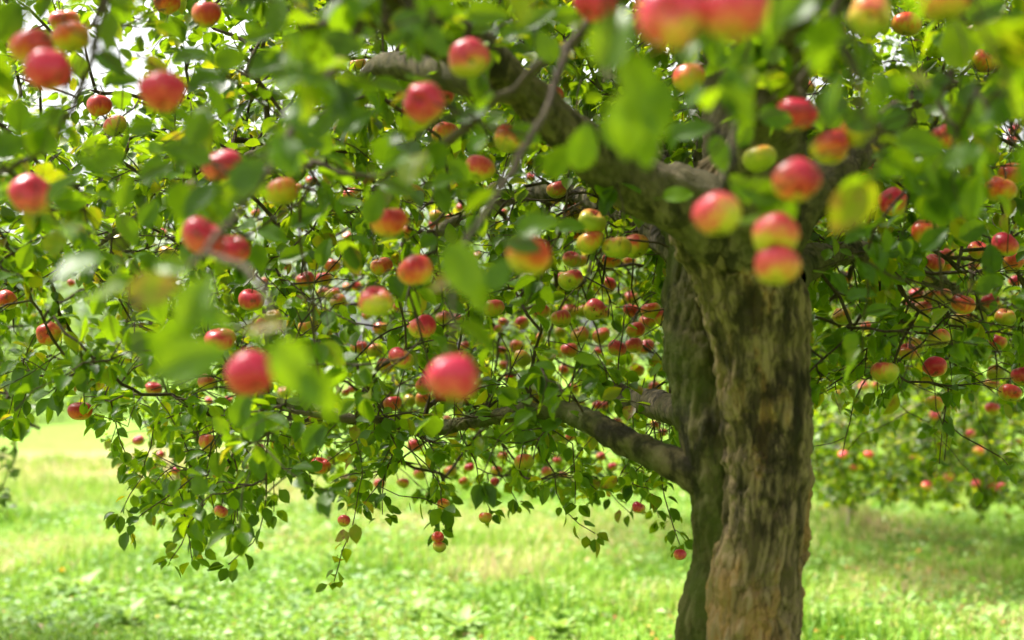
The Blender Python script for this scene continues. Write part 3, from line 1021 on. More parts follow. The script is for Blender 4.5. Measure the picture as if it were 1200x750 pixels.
trunk_px = [(890, 1290, 3.2, 115), (888, 1180, 3.2, 92), (886, 1000, 3.2, 74), (886, 850, 3.2, 66), (886, 760, 3.2, 60), (893, 680, 3.2, 56), (899, 600, 3.2, 55), (900, 520, 3.2, 58), (893, 440, 3.2, 60), (886, 370, 3.2, 63), (874, 310, 3.2, 73), (862, 265, 3.18, 80), (858, 225, 3.15, 70), (864, 190, 3.12, 40)]
tp, tr_ = px_poly(trunk_px)
V, q, t, ti = bark_tube(tp - np.array([0.006, 0, 0]), tr_ * 0.89, 190, 0.005, 0.018, 30, 8.0, 1.0)
part('trunk', mesh_bark('trunk', V, q, t, ti, M_BARK))

stem_px = [(855, 1290, 3.3, 95), (848, 1150, 3.3, 78), (842, 900, 3.3, 58), (840, 780, 3.3, 47), (840, 720, 3.29, 44), (852, 660, 3.3, 40), (852, 600, 3.3, 42), (845, 540, 3.3, 45), (832, 470, 3.32, 42), (822, 410, 3.34, 42), (812, 350, 3.36, 30), (806, 300, 3.4, 24), (790, 240, 3.5, 20), (760, 170, 3.7, 17), (720, 90, 4.0, 14), (690, 0, 4.4, 11), (650, -90, 4.8, 7)]
sp_, sr_ = px_poly(stem_px)
V, q, t, ti = bark_tube(sp_, sr_, 110, 0.008, 0.012, 30, 12, 5.0)
o = part('second_stem', mesh_bark('second_stem', V, q, t, ti, M_BARK_MOSS))
o['label'] = 'moss covered second stem fused to the trunk'

LIMBS = [  # px polyline (x, y, depth, radius px), material
 ('branch', [(868, 275, 3.17, 58), (815, 243, 3.1, 48), (770, 228, 3.07, 40), (735, 214, 3.04, 35), (700, 188, 3.0, 31), (655, 148, 2.93, 26), (610, 104, 2.85, 25), (550, 58, 2.7, 27), (470, 18, 2.55, 29), (380, -30, 2.5, 26), (250, -95, 2.5, 19), (80, -130, 2.7, 14), (-150, -140, 2.9, 9)], M_BARK_LIMB),
 ('branch', [(870, 280, 3.16, 60), (888, 215, 3.06, 50), (900, 150, 2.95, 42), (908, 90, 2.82, 40), (935, 25, 2.65, 38), (990, -50, 2.5, 34), (1090, -140, 2.3, 26), (1250, -230, 2.1, 18)], M_BARK_LIMB),
 ('branch', [(885, 290, 3.2, 50), (930, 240, 3.24, 36), (970, 212, 3.3, 27), (1012, 172, 3.4, 21), (1090, 112, 3.5, 16), (1190, 118, 3.7, 12), (1330, 90, 4.0, 9), (1500, 60, 4.3, 5)], M_BARK_LIMB),
 ('branch', [(838, 562, 3.3, 30), (800, 548, 3.31, 20), (765, 533, 3.36, 17), (725, 513, 3.45, 15.5), (690, 494, 3.55, 14), (640, 480, 3.8, 12), (570, 490, 4.3, 8), (505, 503, 4.7, 7), (440, 498, 5.0, 6), (380, 482, 5.2, 6), (320, 470, 5.4, 4)], M_BARK_MOSS),
 ('branch', [(838, 492, 3.34, 20), (800, 485, 3.6, 17), (765, 473, 4.0, 15), (738, 468, 4.2, 13), (724, 455, 4.25, 9)], M_BARK_LIMB),
 ('branch', [(610, 104, 2.85, 20), (530, 88, 3.0, 19), (450, 78, 3.2, 14), (403, 122, 3.4, 8), (350, 156, 3.6, 7), (250, 205, 4.0, 5), (150, 262, 4.3, 4), (60, 330, 4.6, 2.5)], M_BARK_LIMB),
 ('branch', [(866, 240, 3.25, 42), (835, 120, 4.0, 26), (800, 0, 4.8, 18), (750, -90, 5.6, 11)], M_BARK_LIMB),
 ('branch', [(806, 305, 3.42, 20), (740, 255, 4.0, 13), (650, 225, 4.8, 10), (560, 245, 5.7, 8), (470, 300, 6.4, 5)], M_BARK_LIMB),
 ('branch', [(915, 330, 3.3, 30), (965, 300, 3.7, 16), (1030, 300, 4.3, 12), (1100, 330, 5.2, 9), (1180, 380, 6.0, 6)], M_BARK_LIMB),
 ('branch', [(470, 18, 2.55, 14), (440, -25, 2.2, 10), (330, -70, 1.9, 8), (150, -90, 1.8, 6), (-50, -60, 1.9, 4)], M_BARK_LIMB),
 ('branch', [(440, -25, 2.2, 9), (405, 60, 2.08, 7), (348, 140, 2.0, 6.5), (325, 185, 1.95, 6), (290, 236, 1.88, 5.5), (240, 296, 1.8, 5), (205, 318, 1.75, 4), (170, 330, 1.7, 3)], M_TWIG_GREY),
 ('branch', [(240, 296, 1.8, 4.5), (285, 315, 1.76, 5), (308, 340, 1.72, 4.5), (320, 372, 1.7, 4), (305, 405, 1.72, 3)], M_TWIG_GREY),
 ('branch', [(935, 25, 2.65, 12), (850, -30, 2.4, 9), (740, -15, 2.3, 8), (667, 50, 2.3, 7.5), (620, 87, 2.32, 7.5), (580, 117, 2.35, 7), (533, 160, 2.4, 7), (497, 182, 2.42, 6.5), (433, 207, 2.5, 4)], M_TWIG_GREY),
 ('branch', [(667, 50, 2.3, 6), (655, 95, 2.25, 6), (633, 140, 2.2, 6), (610, 182, 2.1, 6), (570, 250, 2.0, 5), (545, 292, 1.9, 4.5), (530, 340, 1.8, 4.5), (532, 410, 1.78, 3)], M_TWIG_GREY),
 ('branch', [(150, -90, 1.8, 5), (112, 55, 2.2, 4.5), (82, 130, 2.3, 4.5), (45, 178, 2.4, 4.5), (-10, 205, 2.5, 4)], M_TWIG),
 ('branch', [(990, -50, 2.5, 9), (978, 12, 2.35, 6), (933, 97, 2.32, 6), (873, 124, 2.4, 4)], M_TWIG_GREY),
 ('branch', [(935, 25, 2.65, 9), (900, -50, 2.1, 7), (840, -55, 1.6, 5), (760, -48, 1.44, 4), (712, -15, 1.45, 3)], M_TWIG_GREY),
 ('branch', [(1090, -140, 2.3, 9), (1128, 30, 2.3, 6), (1100, 120, 2.25, 5), (1122, 152, 2.2, 4)], M_TWIG),
 ('branch', [(380, 482, 5.2, 4), (320, 505, 4.6, 4), (267, 495, 4.0, 2.6), (233, 477, 3.85, 2.6), (200, 462, 3.75, 2.6), (167, 463, 3.7, 2.4), (143, 447, 3.65, 2.4), (113, 431, 3.6, 2.4), (72, 413, 3.55, 2.3), (53, 380, 3.5, 2.2), (38, 352, 3.5, 2), (20, 305, 3.45, 2), (5, 280, 3.4, 1.5)], M_TWIG),
 ('branch', [(505, 514, 4.7, 6), (470, 500, 4.2, 5), (434, 490, 3.75, 5), (400, 491, 3.65, 5), (365, 486, 3.6, 4), (330, 480, 3.6, 2)], M_TWIG_GREY),
 # limbs outside the frame that carry the upper crown
 ('branch', [(866, 240, 3.15, 40), (850, -20, 3.3, 32), (820, -260, 3.4, 24), (800, -520, 3.3, 16), (780, -800, 3.3, 8)], M_BARK_LIMB),
 ('branch', [(850, -20, 3.3, 22), (620, -330, 3.6, 15), (380, -520, 4.2, 10), (160, -560, 5.0, 6)], M_BARK_LIMB),
 ('branch', [(850, -20, 3.3, 22), (1100, -300, 3.8, 15), (1330, -420, 4.6, 9), (1500, -380, 5.4, 6)], M_BARK_LIMB),
 ('branch', [(935, 25, 2.65, 26), (980, -420, 2.2, 22), (900, -1100, 1.7, 20), (700, -2000, 1.3, 14)], M_BARK_LIMB),
 ('branch', [(990, -50, 2.5, 22), (1300, -160, 2.5, 18), (1700, -200, 2.3, 14), (2100, -150, 2.2, 9)], M_BARK_LIMB),
]
G = Grower()
for (nm, lst, mat) in LIMBS:
    p, r = px_poly(lst)
    rmax = r.max()
    if rmax > 0.022:
        V, q, t, ti = bark_tube(p, r, 40 if rmax > 0.05 else 26, 0.012, min(0.011, rmax * 0.17), 40, 18, 3.0 + len(lst) + rmax * 99)
    else:
        pp, rr = smooth_poly(p, r * 0.8, 0.03)
        pp[1:-1] += RNG.normal(0, 0.0022, pp[1:-1].shape)
        rr = rr * (1 + 0.10 * RNG.normal(0, 1, len(rr)).clip(-1.5, 1.5))
        V, q, t = tube(pp, rr, 9)
        ti = np.zeros(len(V))
    part(nm, mesh_bark(nm, V, q, t, ti, mat))
    pp, rr = smooth_poly(p, r, 0.09)
    G.add_limb(pp, rr)
pp, rr = smooth_poly(sp_[10:], sr_[10:], 0.1)
G.add_limb(pp, rr)

# ---- foreground leaves placed one by one: x, y, length px, direction (deg, ccw from right), depth, tint
HL = [
 (180, 338, 66, 12, 1.55, .95), (228, 352, 72, 65, 1.58, .72), (342, 432, 82, -62, 1.5, .74), (374, 460, 66, -48, 1.5, .70), (222, 422, 92, 22, 1.55, .74), (205, 395, 70, 40, 1.6, .55),
 (250, 375, 55, -30, 1.65, .6), (312, 385, 52, 5, 1.62, .97), (290, 203, 58, 38, 1.85, .25), (200, 312, 50, 170, 1.7, .8),
 (360, 88, 56, -10, 2.0, .3), (313, 82, 42, 10, 2.1, .2), (400, 51, 58, -5, 2.0, .12), (357, 170, 56, -8, 2.0, .35), (335, 160, 40, 60, 2.1, .5), (77, 223, 64, 36, 1.95, .6), (147, 228, 44, 80, 2.0, .66),
 (182, 200, 48, 30, 2.1, .45), (128, 185, 44, 10, 2.1, .6), (232, 150, 50, 70, 2.1, .62), (105, 195, 44, 150, 2.2, .4), (240, 93, 44, 25, 2.2, .15), (222, 66, 52, 20, 2.2, .45), (270, 68, 45, 10, 2.2, .5), (285, 20, 50, -20, 2.2, .5), (325, 18, 50, 80, 2.2, .62), (305, 45, 44, 200, 2.3, .4), (255, 120, 42, -60, 2.3, .55), (210, 235, 48, -80, 2.1, .6), (165, 150, 40, 190, 2.2, .5), (22, 135, 44, 90, 2.4, .4), (60, 140, 44, 45, 2.4, .35), (10, 170, 50, 20, 2.4, .25), (10, 25, 60, 60, 2.2, .15), (130, 75, 46, -35, 2.4, .2), (145, 95, 40, 10, 2.4, .25),
 (717, 45, 90, 78, 1.5, .7), (748, 95, 80, -70, 1.5, .72), (768, 125, 84, -80, 1.55, .55), (683, 172, 62, 72, 1.95, .5), (735, 145, 84, -82, 1.55, .75), (757, 172, 60, -80, 1.6, .05), (720, 150, 55, 100, 1.7, .6), (652, 190, 50, 60, 2.1, .65),
 (813, 153, 52, 20, 2.2, .35), (843, 180, 48, -70, 2.2, .3), (790, 160, 40, -120, 2.3, .4), (617, 157, 42, -25, 2.25, .7), (555, 133, 46, 30, 2.2, .3), (580, 145, 36, 20, 2.2, .8), (795, 228, 40, 12, 2.6, .75), (603, 38, 40, 30, 2.2, .55), (570, 18, 58, -5, 2.1, .7), (640, 55, 44, 120, 2.2, .3), (635, 22, 50, 30, 2.2, .6), (665, 18, 40, 10, 2.2, .55), (560, 100, 40, -90, 2.4, .2), (465, 45, 30, 40, 2.3, .6), (487, 60, 34, -70, 2.3, .65), (455, 100, 40, -12, 2.4, .72), (435, 112, 30, -60, 2.5, .65), (415, 140, 50, 35, 2.3, .35), (380, 145, 40, 60, 2.4, .5),
 (910, 138, 48, -8, 2.2, .4), (872, 155, 40, 70, 2.3, .45), (893, 228, 62, -18, 2.0, .62), (868, 222, 44, -50, 2.05, .6), (905, 240, 44, -15, 2.0, .66), (1013, 140, 52, 15, 2.2, .35), (1080, 168, 62, 0, 2.1, .68), (1128, 182, 54, 30, 2.1, .66), (1123, 52, 66, 95, 2.1, .85), (1100, 205, 58, -60, 2.2, .4), (1143, 232, 58, 80, 2.15, .86), (1103, 232, 56, -85, 2.2, .22), (1050, 140, 40, 30, 2.3, .5), (985, 48, 42, 15, 2.3, .6), (1015, 65, 36, 80, 2.4, .7), (1155, 12, 56, 25, 2.1, .45), (945, 45, 34, 40, 2.4, .3), (1140, 60, 50, 60, 2.3, .3), (1190, 30, 40, -70, 2.4, .5), (870, 65, 44, 60, 2.3, .6), (838, 62, 40, 90, 2.4, .35), (1170, 110, 40, 20, 2.6, .5), (1060, 200, 36, -30, 2.5, .4), (960, 140, 34, -60, 2.5, .3), (975, 90, 36, 150, 2.6, .4),
 (630, 263, 58, 28, 1.95, .66), (613, 287, 48, -10, 2.0, .1), (543, 318, 80, -62, 1.75, .68), (583, 322, 48, 60, 1.95, .45), (560, 345, 50, -70, 1.9, .75), (520, 330, 36, 200, 1.9, .97), (523, 213, 44, 25, 2.3, .65), (438, 243, 44, 70, 2.3, .6), (465, 220, 50, 160, 2.4, .7), (540, 200, 40, -30, 2.5, .55), (670, 265, 36, 10, 2.7, .6),
 (1162, 303, 38, 95, 2.9, .05), (1140, 270, 40, 30, 2.8, .3), (983, 333, 34, -60, 3.0, .3), (1095, 280, 44, 45, 2.6, .3), (1030, 365, 34, 10, 3.0, .6), (1010, 345, 40, 20, 2.9, .35), (255, 545, 34, -85, 3.4, .05), (283, 480, 48, 75, 2.6, .45), (300, 500, 40, 80, 2.8, .4), (103, 322, 26, 80, 3.2, .05), (115, 355, 34, 70, 3.0, .6), (80, 300, 36, 100, 2.9, .75), (140, 330, 36, 30, 2.9, .65), (30, 300, 36, 70, 3.0, .7), (185, 360, 40, -70, 2.8, .6), (95, 385, 34, 80, 3.1, .7), (130, 385, 36, -80, 3.0, .55), (165, 400, 40, 20, 2.8, .4),
 (60, 265, 40, 120, 2.7, .6), (150, 270, 44, -60, 2.7, .35), (175, 250, 40, 60, 2.6, .5), (20, 215, 36, -30, 2.8, .7),
 (360, 255, 44, 30, 2.7, .35), (320, 275, 40, -20, 2.8, .5), (380, 295, 36, 80, 3.0, .45), (345, 300, 40, 15, 2.9, .7), (410, 240, 36, -10, 2.8, .7),
]
hand_leaves = []
for (x, y, L, ang, D, ti) in HL:
    a = math.radians(ang)
    Lw = float(np.clip(L * D / F * 0.94, 0.042, 0.082))
    vd = norm(P(x, y, D) - CAM)
    A = norm(math.cos(a) * RGT + math.sin(a) * UPV + RNG.normal(0, 0.16) * vd)
    N = norm(-vd * 0.75 + np.array([0, 0, 0.5]) + RNG.normal(0, 0.22, 3))
    c = P(x, y, D)
    hand_leaves.append((c - A * Lw * 0.5, A, N, Lw, ti * 0.8 if ti < 0.9 else ti))

# ---- where twigs may grow
LOWX = [-400, 0, 60, 110, 140, 180, 230, 280, 310, 340, 380, 420, 450, 500, 520, 540, 600, 640, 690, 720, 770, 795, 960, 1000, 1050, 1100, 1200, 1600]
LOWY = [520, 500, 480, 490, 545, 610, 640, 630, 590, 555, 600, 610, 575, 580, 615, 585, 575, 580, 595, 575, 585, 560, 562, 578, 564, 582, 592, 600]


def low_y(x):
    return np.interp(x, LOWX, LOWY)


def sky_w(px, py):
    """how leafy the crown is here: thin towards the white sky and the view past its left side"""
    wv = np.ones_like(px)
    e = np.exp(-(((px - 130) / 75) ** 2 + ((py - 70) / 75) ** 2))
    wv = wv * (1 - 0.74 * e)
    wv = wv * np.where((px < 330) & (py < 130), 0.75, 1.0)
    e2 = np.exp(-(((px - 75) / 80) ** 2 + ((py - 400) / 75) ** 2))
    return wv * (1 - 0.75 * e2)


def crown_points(n):
    c = np.array([0.45, 3.5, 2.35])
    s = np.array([4.0, 3.9, 2.0])
    p = RNG.normal(0, 1, (n, 3))
    p = norm(p) * (RNG.random(n)[:, None] ** (1 / 2.6)) * s + c
    p[:, 2] -= 0.04 * ((p[:, 0] - 0.5) ** 2 + (p[:, 1] - 3.3) ** 2)     # drooping rim
    p = p[p[:, 2] > 0.7]
    px, py, z = proj(p)
    infr = (z > 0.3) & (px > -120) & (px < 1320) & (py > -100) & (py < 850)
    acc = np.zeros(len(p))
    # outside the frame: an ordinary crown, thinned, never right at the camera
    dist = np.linalg.norm(p - CAM, axis=1)
    acc[~infr] = np.where((dist[~infr] > 1.5) & (py[~infr] < 400), 0.19, 0)
    acc[(~infr) & (p[:, 1] < 2.0)] *= 0.3
    acc[(~infr) & (p[:, 1] < 3.0) & (p[:, 2] < 1.7)] = 0
    a = np.zeros(len(p))
    a = np.where(z > 3.5, 1.0, a)
    mid = (z > 2.7) & (z <= 3.5)
    a = np.where(mid & (py < 420), np.where(px > 950, 0.55, 0.34), a)
    a = np.where(mid & (py >= 420), np.where(px < 700, 0.34, 0.10), a)
    near = (z > 1.5) & (z <= 2.7)
    a = np.where(near & (py < 110), 0.45, a)
    a = np.where(near & (py >= 110) & (py < 250) & (px < 560), 0.35, a)
    a = np.where(near & (px < 330) & (py < 260), 0.45, a)
    a = np.where(near & (px > 950) & (py < 230), 0.6, a)
    a = np.where((z <= 3.4) & (px > 755) & (px < 985) & (py > 215), 0, a)
    a = np.where((z <= 3.05) & (px > 560) & (px < 830) & (py > 60) & (py < 270), 0.08 * a, a)
    a = np.where((z <= 3.5) & (px > 720) & (px < 820) & (py > 470), 0, a)
    a = np.where(py > low_y(px) - 8, 0, a)
    a = np.where((px > 940) & (py > 470), 0.06 * a, a)
    a = a * sky_w(px, py)
    acc = np.where(infr, a, acc)
    p = p[RNG.random(len(p)) < acc]
    dt = np.hypot(p[:, 0] - TW[0], p[:, 1] - TW[1])
    return p[(dt > 0.30) | (p[:, 2] > 2.2)]


att = []        # (distance to limbs, points, meta)
for hl in hand_leaves:
    att.append((0, [hl[0] - hl[1] * 0.018], 'petiole'))
for a in apple_recs:
    if not a['far']:
        att.append((0, [a['top'] + norm(a['ax'] + np.array([0, 0, 0.7])) * 0.03 + np.array([0, 0, 0.012])], 'apple'))
STRANDS = [
 ([(425, 555), (417, 600), (402, 645), (393, 684)], 3.7), ([(508, 560), (516, 600), (515, 626)], 4.5), ([(255, 565), (222, 615), (200, 658)], 3.7), ([(312, 560), (309, 600), (298, 636), (268, 662)], 3.6),
 ([(225, 560), (185, 590), (148, 618)], 3.9), ([(650, 555), (662, 600), (697, 625)], 4.2), ([(671, 520), (674, 592)], 4.0), ([(755, 560), (772, 606)], 5.0), ([(130, 470), (150, 540)], 3.8), ([(180, 500), (165, 560), (140, 600)], 3.9),
 ([(560, 560), (575, 600)], 4.5), ([(590, 560), (606, 590)], 4.6), ([(450, 560), (447, 606)], 4.2), ([(215, 600), (225, 655)], 3.75), ([(40, 440), (20, 490)], 3.8), ([(90, 440), (100, 478)], 3.7), ([(20, 430), (8, 500)], 3.9), ([(240, 560), (238, 640)], 3.9), ([(700, 560), (735, 600)], 4.9), ([(150, 500), (110, 486)], 3.7), ([(280, 560), (270, 620)], 4.0), ([(320, 545), (322, 600)], 4.3), ([(775, 560), (786, 600), (797, 640)], 4.4)]
for pts, D in STRANDS:
    att.append((0, [P(x, y, D + 0.04 * k) for k, (x, y) in enumerate(pts)], 'strand'))
cp = crown_points(33000)
lim = G.pos[:G.n]
for p in cp:
    att.append((0, [p], 'twig'))
for i in range(len(att)):
    q0 = np.asarray(att[i][1][0], np.float32)
    att[i] = (float(np.min(np.linalg.norm(lim - q0, axis=1))), att[i][1], att[i][2])
att.sort(key=lambda e: e[0] + (0.35 if e[2] in ('petiole', 'apple') else 0))
for (_, pts, meta) in att:
    if meta == 'twig': G.add(pts, meta, sag=0.12)
    elif meta == 'strand': G.add(pts, meta, sag=0.1)
    elif meta == 'apple': G.add(pts, meta, sag=0.35, pen=0.5)
    else: G.add(pts, meta, sag=0.1, pen=9.0)
RAD = G.radii()

# ---- twig meshes: stout ones one by one, the fine ones together
fine = MB()
n_br = 0
for ids, meta in G.paths:
    pts = G.pos[ids].astype(float)
    r = RAD[ids].copy()
    r[0] = r[1]
    if meta == 'petiole': r[:] = np.linspace(max(0.0012, 0.0012), 0.0009, len(r))
    r = np.minimum(r, 0.75 * max(G.lim[ids[0]], 0.003) + 0.001)
    V, q, t = tube(pts, r, 5 if r[0] < 0.004 else 7)
    px, py, z = proj(pts)
    vis = (z > 0.5) & (px > 0) & (px < 1200) & (py > 0) & (py < 750)
    if vis.any() and (r * F / np.maximum(z, 0.3))[vis].max() * 2 > 6.5 and n_br < 240:
        n_br += 1
        part('branch', mesh_np('branch', V, [q, t], M_TWIG, True, {'tint': np.zeros(len(V))}))
    else:
        fine.add(V, q, t)
o = part('twigs', fine.mesh('twigs', M_TWIG))
tag(o, kind='stuff')

# ---- leaves along the twigs
LP, LA, LN, LS, LT = [], [], [], [], []
for ids, meta in G.paths:
    if meta == 'petiole': continue
    pts = G.pos[ids].astype(float)
    tan = G.tan[ids].astype(float)
    seg = np.linalg.norm(np.diff(pts, axis=0), axis=1)
    L = np.concatenate([[0], np.cumsum(seg)])
    tot = L[-1]
    if meta == 'apple':
        s = tot - np.abs(RNG.normal(0, 0.05, RNG.integers(2, 5)))
    elif meta == 'strand':
        s = np.concatenate([np.arange(0.0, tot, 0.022), [tot] * 4])
    else:
        reach = min(tot, 0.30 + 0.25 * RNG.random())
        s = np.concatenate([np.arange(tot - reach, tot, 0.034), [tot] * RNG.integers(4, 7)])
        if tot > 0.3:
            k = RNG.random() * (tot - 0.2)
            s = np.concatenate([s, np.full(3, k)])
    s = np.clip(s + RNG.normal(0, 0.006, len(s)), 0, tot)
    b = np.stack([np.interp(s, L, pts[:, c]) for c in range(3)], 1)
    tg = norm(np.stack([np.interp(s, L, tan[:, c]) for c in range(3)], 1))
    rd = RNG.normal(0, 1, b.shape)
    rd = norm(rd - tg * np.sum(rd * tg, 1)[:, None])
    A = norm(0.45 * tg + 0.9 * rd + np.array([0, 0, -0.42]) + RNG.normal(0, 0.15, b.shape))
    N = norm(np.array([-0.12, -0.30, 0.85]) + RNG.normal(0, 0.48, b.shape))
    pet = 0.008 + 0.016 * RNG.random(len(s))
    LP.append(b + A * pet[:, None])
    LA.append(A)
    LN.append(N)
    dc = (b[:, 1] < 2.9) * 0.004 + (b[:, 1] < 3.5) * 0.005        # well lit outer shoots carry larger leaves
    LS.append((0.029 + 0.030 * RNG.random(len(s)) ** 0.9 + dc) * (0.92 if meta != 'twig' else 1))
    LT.append(np.clip(RNG.random(len(s)) * 0.62 + RNG.normal(0.16, 0.16), 0.0, 0.95))
LP, LA, LN, LS, LT = map(np.concatenate, (LP, LA, LN, LS, LT))
LT = np.where(RNG.random(len(LT)) < 0.02, 0.9 + 0.09 * RNG.random(len(LT)), LT)
ctr = LP + norm(LA) * LS[:, None] * 0.5
px, py, z = proj(ctr)
infr = (z > 0.2) & (px > -40) & (px < 1240) & (py > -40) & (py < 790)
keep = np.ones(len(LP), bool)
keep &= ~(np.linalg.norm(ctr - CAM, axis=1) < 1.25)
keep &= ~(infr & (z < 1.55))
keep &= ~(infr & (px > 940) & (py > 525) & (RNG.random(len(LP)) < 0.5))
keep &= ~(infr & (py > low_y(px) + 70) & (px > 325) & (px < 375))
keep &= ~(infr & (z < 3.45) & (px > 842) & (px < 950) & (py > 320))
keep &= ~(infr & (z < 3.25) & (px > 805) & (px < 850) & (py > 400))
keep &= ~(infr & (z < 3.3) & (px > 715) & (px < 850) & (py > 490) & (RNG.random(len(LP)) < 0.8))
keep &= ~(infr & (z < 2.95) & (px > 580) & (px < 810) & (py > 70) & (py < 260) & (RNG.random(len(LP)) < 0.85))
e = np.exp(-(((px - 130) / 60) ** 2 + ((py - 70) / 60) ** 2))
keep &= ~(infr & (RNG.random(len(LP)) < 0.55 * e))
for a in apple_recs:
    dd = np.hypot(px - a['x'], py - a['y'])
    m = infr & (z < a['D']) & (dd < (0.62 if a['d'] > 16 else 0.8) * a['d'] + 6)
    keep &= ~(m & (RNG.random(len(LP)) < (0.95 if a['d'] > 18 else 0.93)))
for hl in hand_leaves:
    c = hl[0] + hl[1] * hl[3] * 0.5
    x0, y0, z0 = proj(c)
    m = infr & (z < z0) & (np.hypot(px - x0, py - y0) < 0.45 * hl[3] * F / z0)
    keep &= ~m
LP, LA, LN, LS, LT, px, py, z = (v[keep] for v in (LP, LA, LN, LS, LT, px, py, z))
infr = infr[keep]
N = norm(LN - norm(LA) * np.sum(norm(LA) * LN, 1)[:, None])
vd = norm(LP - CAM)
face = np.abs(np.sum(N * vd, 1))
app = np.where(infr & (px > 5) & (px < 1195) & (py > 5) & (py < 745), (LS * F / np.maximum(z, .3)) ** 2 * (0.25 + face), 0)
order = np.argsort(-app)
n_single = 300 - len(hand_leaves)
single = order[:n_single]
mask = np.zeros(len(LP), bool)
mask[single] = True

HI = []
for s_, (f, c, w_, wd) in enumerate([(0.25, -0.18, 0.012, 0.31), (0.45, -0.35, 0.02, 0.30), (0.12, -0.25, -0.02, 0.34), (0.5, 0.15, 0.015, 0.29), (0.3, -0.5, 0.02, 0.33), (0.05, -0.1, 0.03, 0.35)]):
    tv, tq = leaf_template(15, 7, f, c, w_, 0.035, wd, s_)
    pv, pq, pt = tube(np.array([(-0.28, 0, 0.02), (-0.12, 0, 0.0), (0.02, 0, 0.0), (0.5, 0, -0.006 - 0.0), (0.9, 0, c * 0.36 - 0.004)]), np.array([0.013, 0.011, 0.013, 0.008, 0.003]), 4)
    pv[8:12, 2] += c * 0.04
    mb = MB()
    mb.add(tv, tq)
    mb.add(pv, pq, pt)
    HI.append(mb.mesh('leaf', M_LEAF))


def leaf_object(pos, A, N, size, ti):
    R = leaf_frames(A[None], N[None])[0]
    o = link('leaf', HI[random.randrange(len(HI))], TREE)
    m = Matrix([[*(R[0] * size), pos[0] - TW[0]], [*(R[1] * size), pos[1] - TW[1]], [*(R[2] * size), pos[2]], [0, 0, 0, 1]])
    o.matrix_local = m
    o.color = (float(ti), 0, 0, 1)
    return o


for (pos, A, Nn, Lw, ti) in hand_leaves: leaf_object(pos, A, Nn, Lw, ti)
for i in single: leaf_object(LP[i], LA[i], LN[i], LS[i], LT[i])
mb = MB()
rest = ~mask
det = rest & infr & (z < 8)
nr = det & (z < 5.2)
emit_leaves(mb, LP[nr], LA[nr], LN[nr], LS[nr], LT[nr], LOW)
nr = det & (z >= 5.2)
emit_leaves(mb, LP[nr], LA[nr], LN[nr], LS[nr], LT[nr], TINY)
out = rest & ~det
emit_leaves(mb, LP[out], LA[out], LN[out], LS[out] * 1.25, LT[out], MICRO)
o = part('crown', mb.mesh('crown', M_LEAF))
tag(o, kind='stuff')


# ------------------------------------------------------------------ other trees
def small_tree(base, trunk, limbs, pts, mat, label, group, leaf=(0.045, 0.03), per=12, name='apple_tree', bark=M_TWIG, extra=()):
    root = empty(name, base, label, 'tree', group)
    b = np.array(base)
    g = Grower(60000)
    p, r = smooth_poly(np.array(trunk[0]), np.array(trunk[1]), 0.08)
    V, q, t = tube(p, r, 14)
    V = V + (fbm(V * 14, 3)[:, None] - 0.5) * 0.02
    link('trunk', mesh_np('trunk', V - b, [q, t], bark, True, {'tint': np.zeros(len(V))}), root)
    g.add_limb(p[len(p) // 3:], r[len(p) // 3:])
    for lp, lr in limbs:
        p, r = smooth_poly(np.array(lp), np.array(lr), 0.12)
        V, q, t = tube(p, r, 8)
        link('branch', mesh_np('branch', V - b, [q, t], bark, True, {'tint': np.zeros(len(V))}), root)
        g.add_limb(p, r)
    allp = [(pp, 'twig') for pp in pts] + [(pp, 'apple') for pp in extra]
    lim = g.pos[:g.n].copy()
    allp.sort(key=lambda e: float(np.min(np.linalg.norm(lim - e[0].astype(np.float32), axis=1))))
    for pp, mt in allp: g.add([pp], mt, sag=0.15, pen=0.3 if mt == 'apple' else 0)
    R = g.radii(0.0018)
    fb, lb = MB(), MB()
    for ids, mt in g.paths:
        pp = g.pos[ids].astype(float)
        rr = R[ids].copy()
        rr[0] = rr[1]
        V, q, t = tube(pp, rr, 4)
        fb.add(V - b, q, t)
        n = per if mt == 'twig' else 4
        seg = np.concatenate([[0], np.cumsum(np.linalg.norm(np.diff(pp, axis=0), axis=1))])
        s = np.clip(seg[-1] - RNG.random(n) * min(0.45, seg[-1]), 0, None)
        c = np.stack([np.interp(s, seg, pp[:, k]) for k in range(3)], 1)
        A = norm(RNG.normal(0, 1, c.shape) + np.array([0, 0, -0.5]))
        Nn = norm(np.array([-0.1, -0.2, 0.8]) + RNG.normal(0, 0.5, c.shape))
        emit_leaves(lb, c - b + A * 0.015, A, Nn, leaf[0] + leaf[1] * RNG.random(n), RNG.random(n) * 0.9, TINY)
    tag(link('twigs', fb.mesh('twigs', bark), root), kind='stuff')
    tag(link('crown', lb.mesh('crown', mat), root), kind='stuff')
    return root


def blob(n, c, s, keep=None):
    p = norm(RNG.normal(0, 1, (n, 3))) * (RNG.random(n)[:, None] ** (1 / 2.4)) * np.array(s) + np.array(c)
    p = p[p[:, 2] > 0.35]
    if keep is not None: p = p[keep(p)]
    return p


def above_low(off=0):
    def f(p):
        a, b_, z_ = proj(p)
        return ~((a > -50) & (a < 1250) & (b_ > low_y(a) + off))
    return f


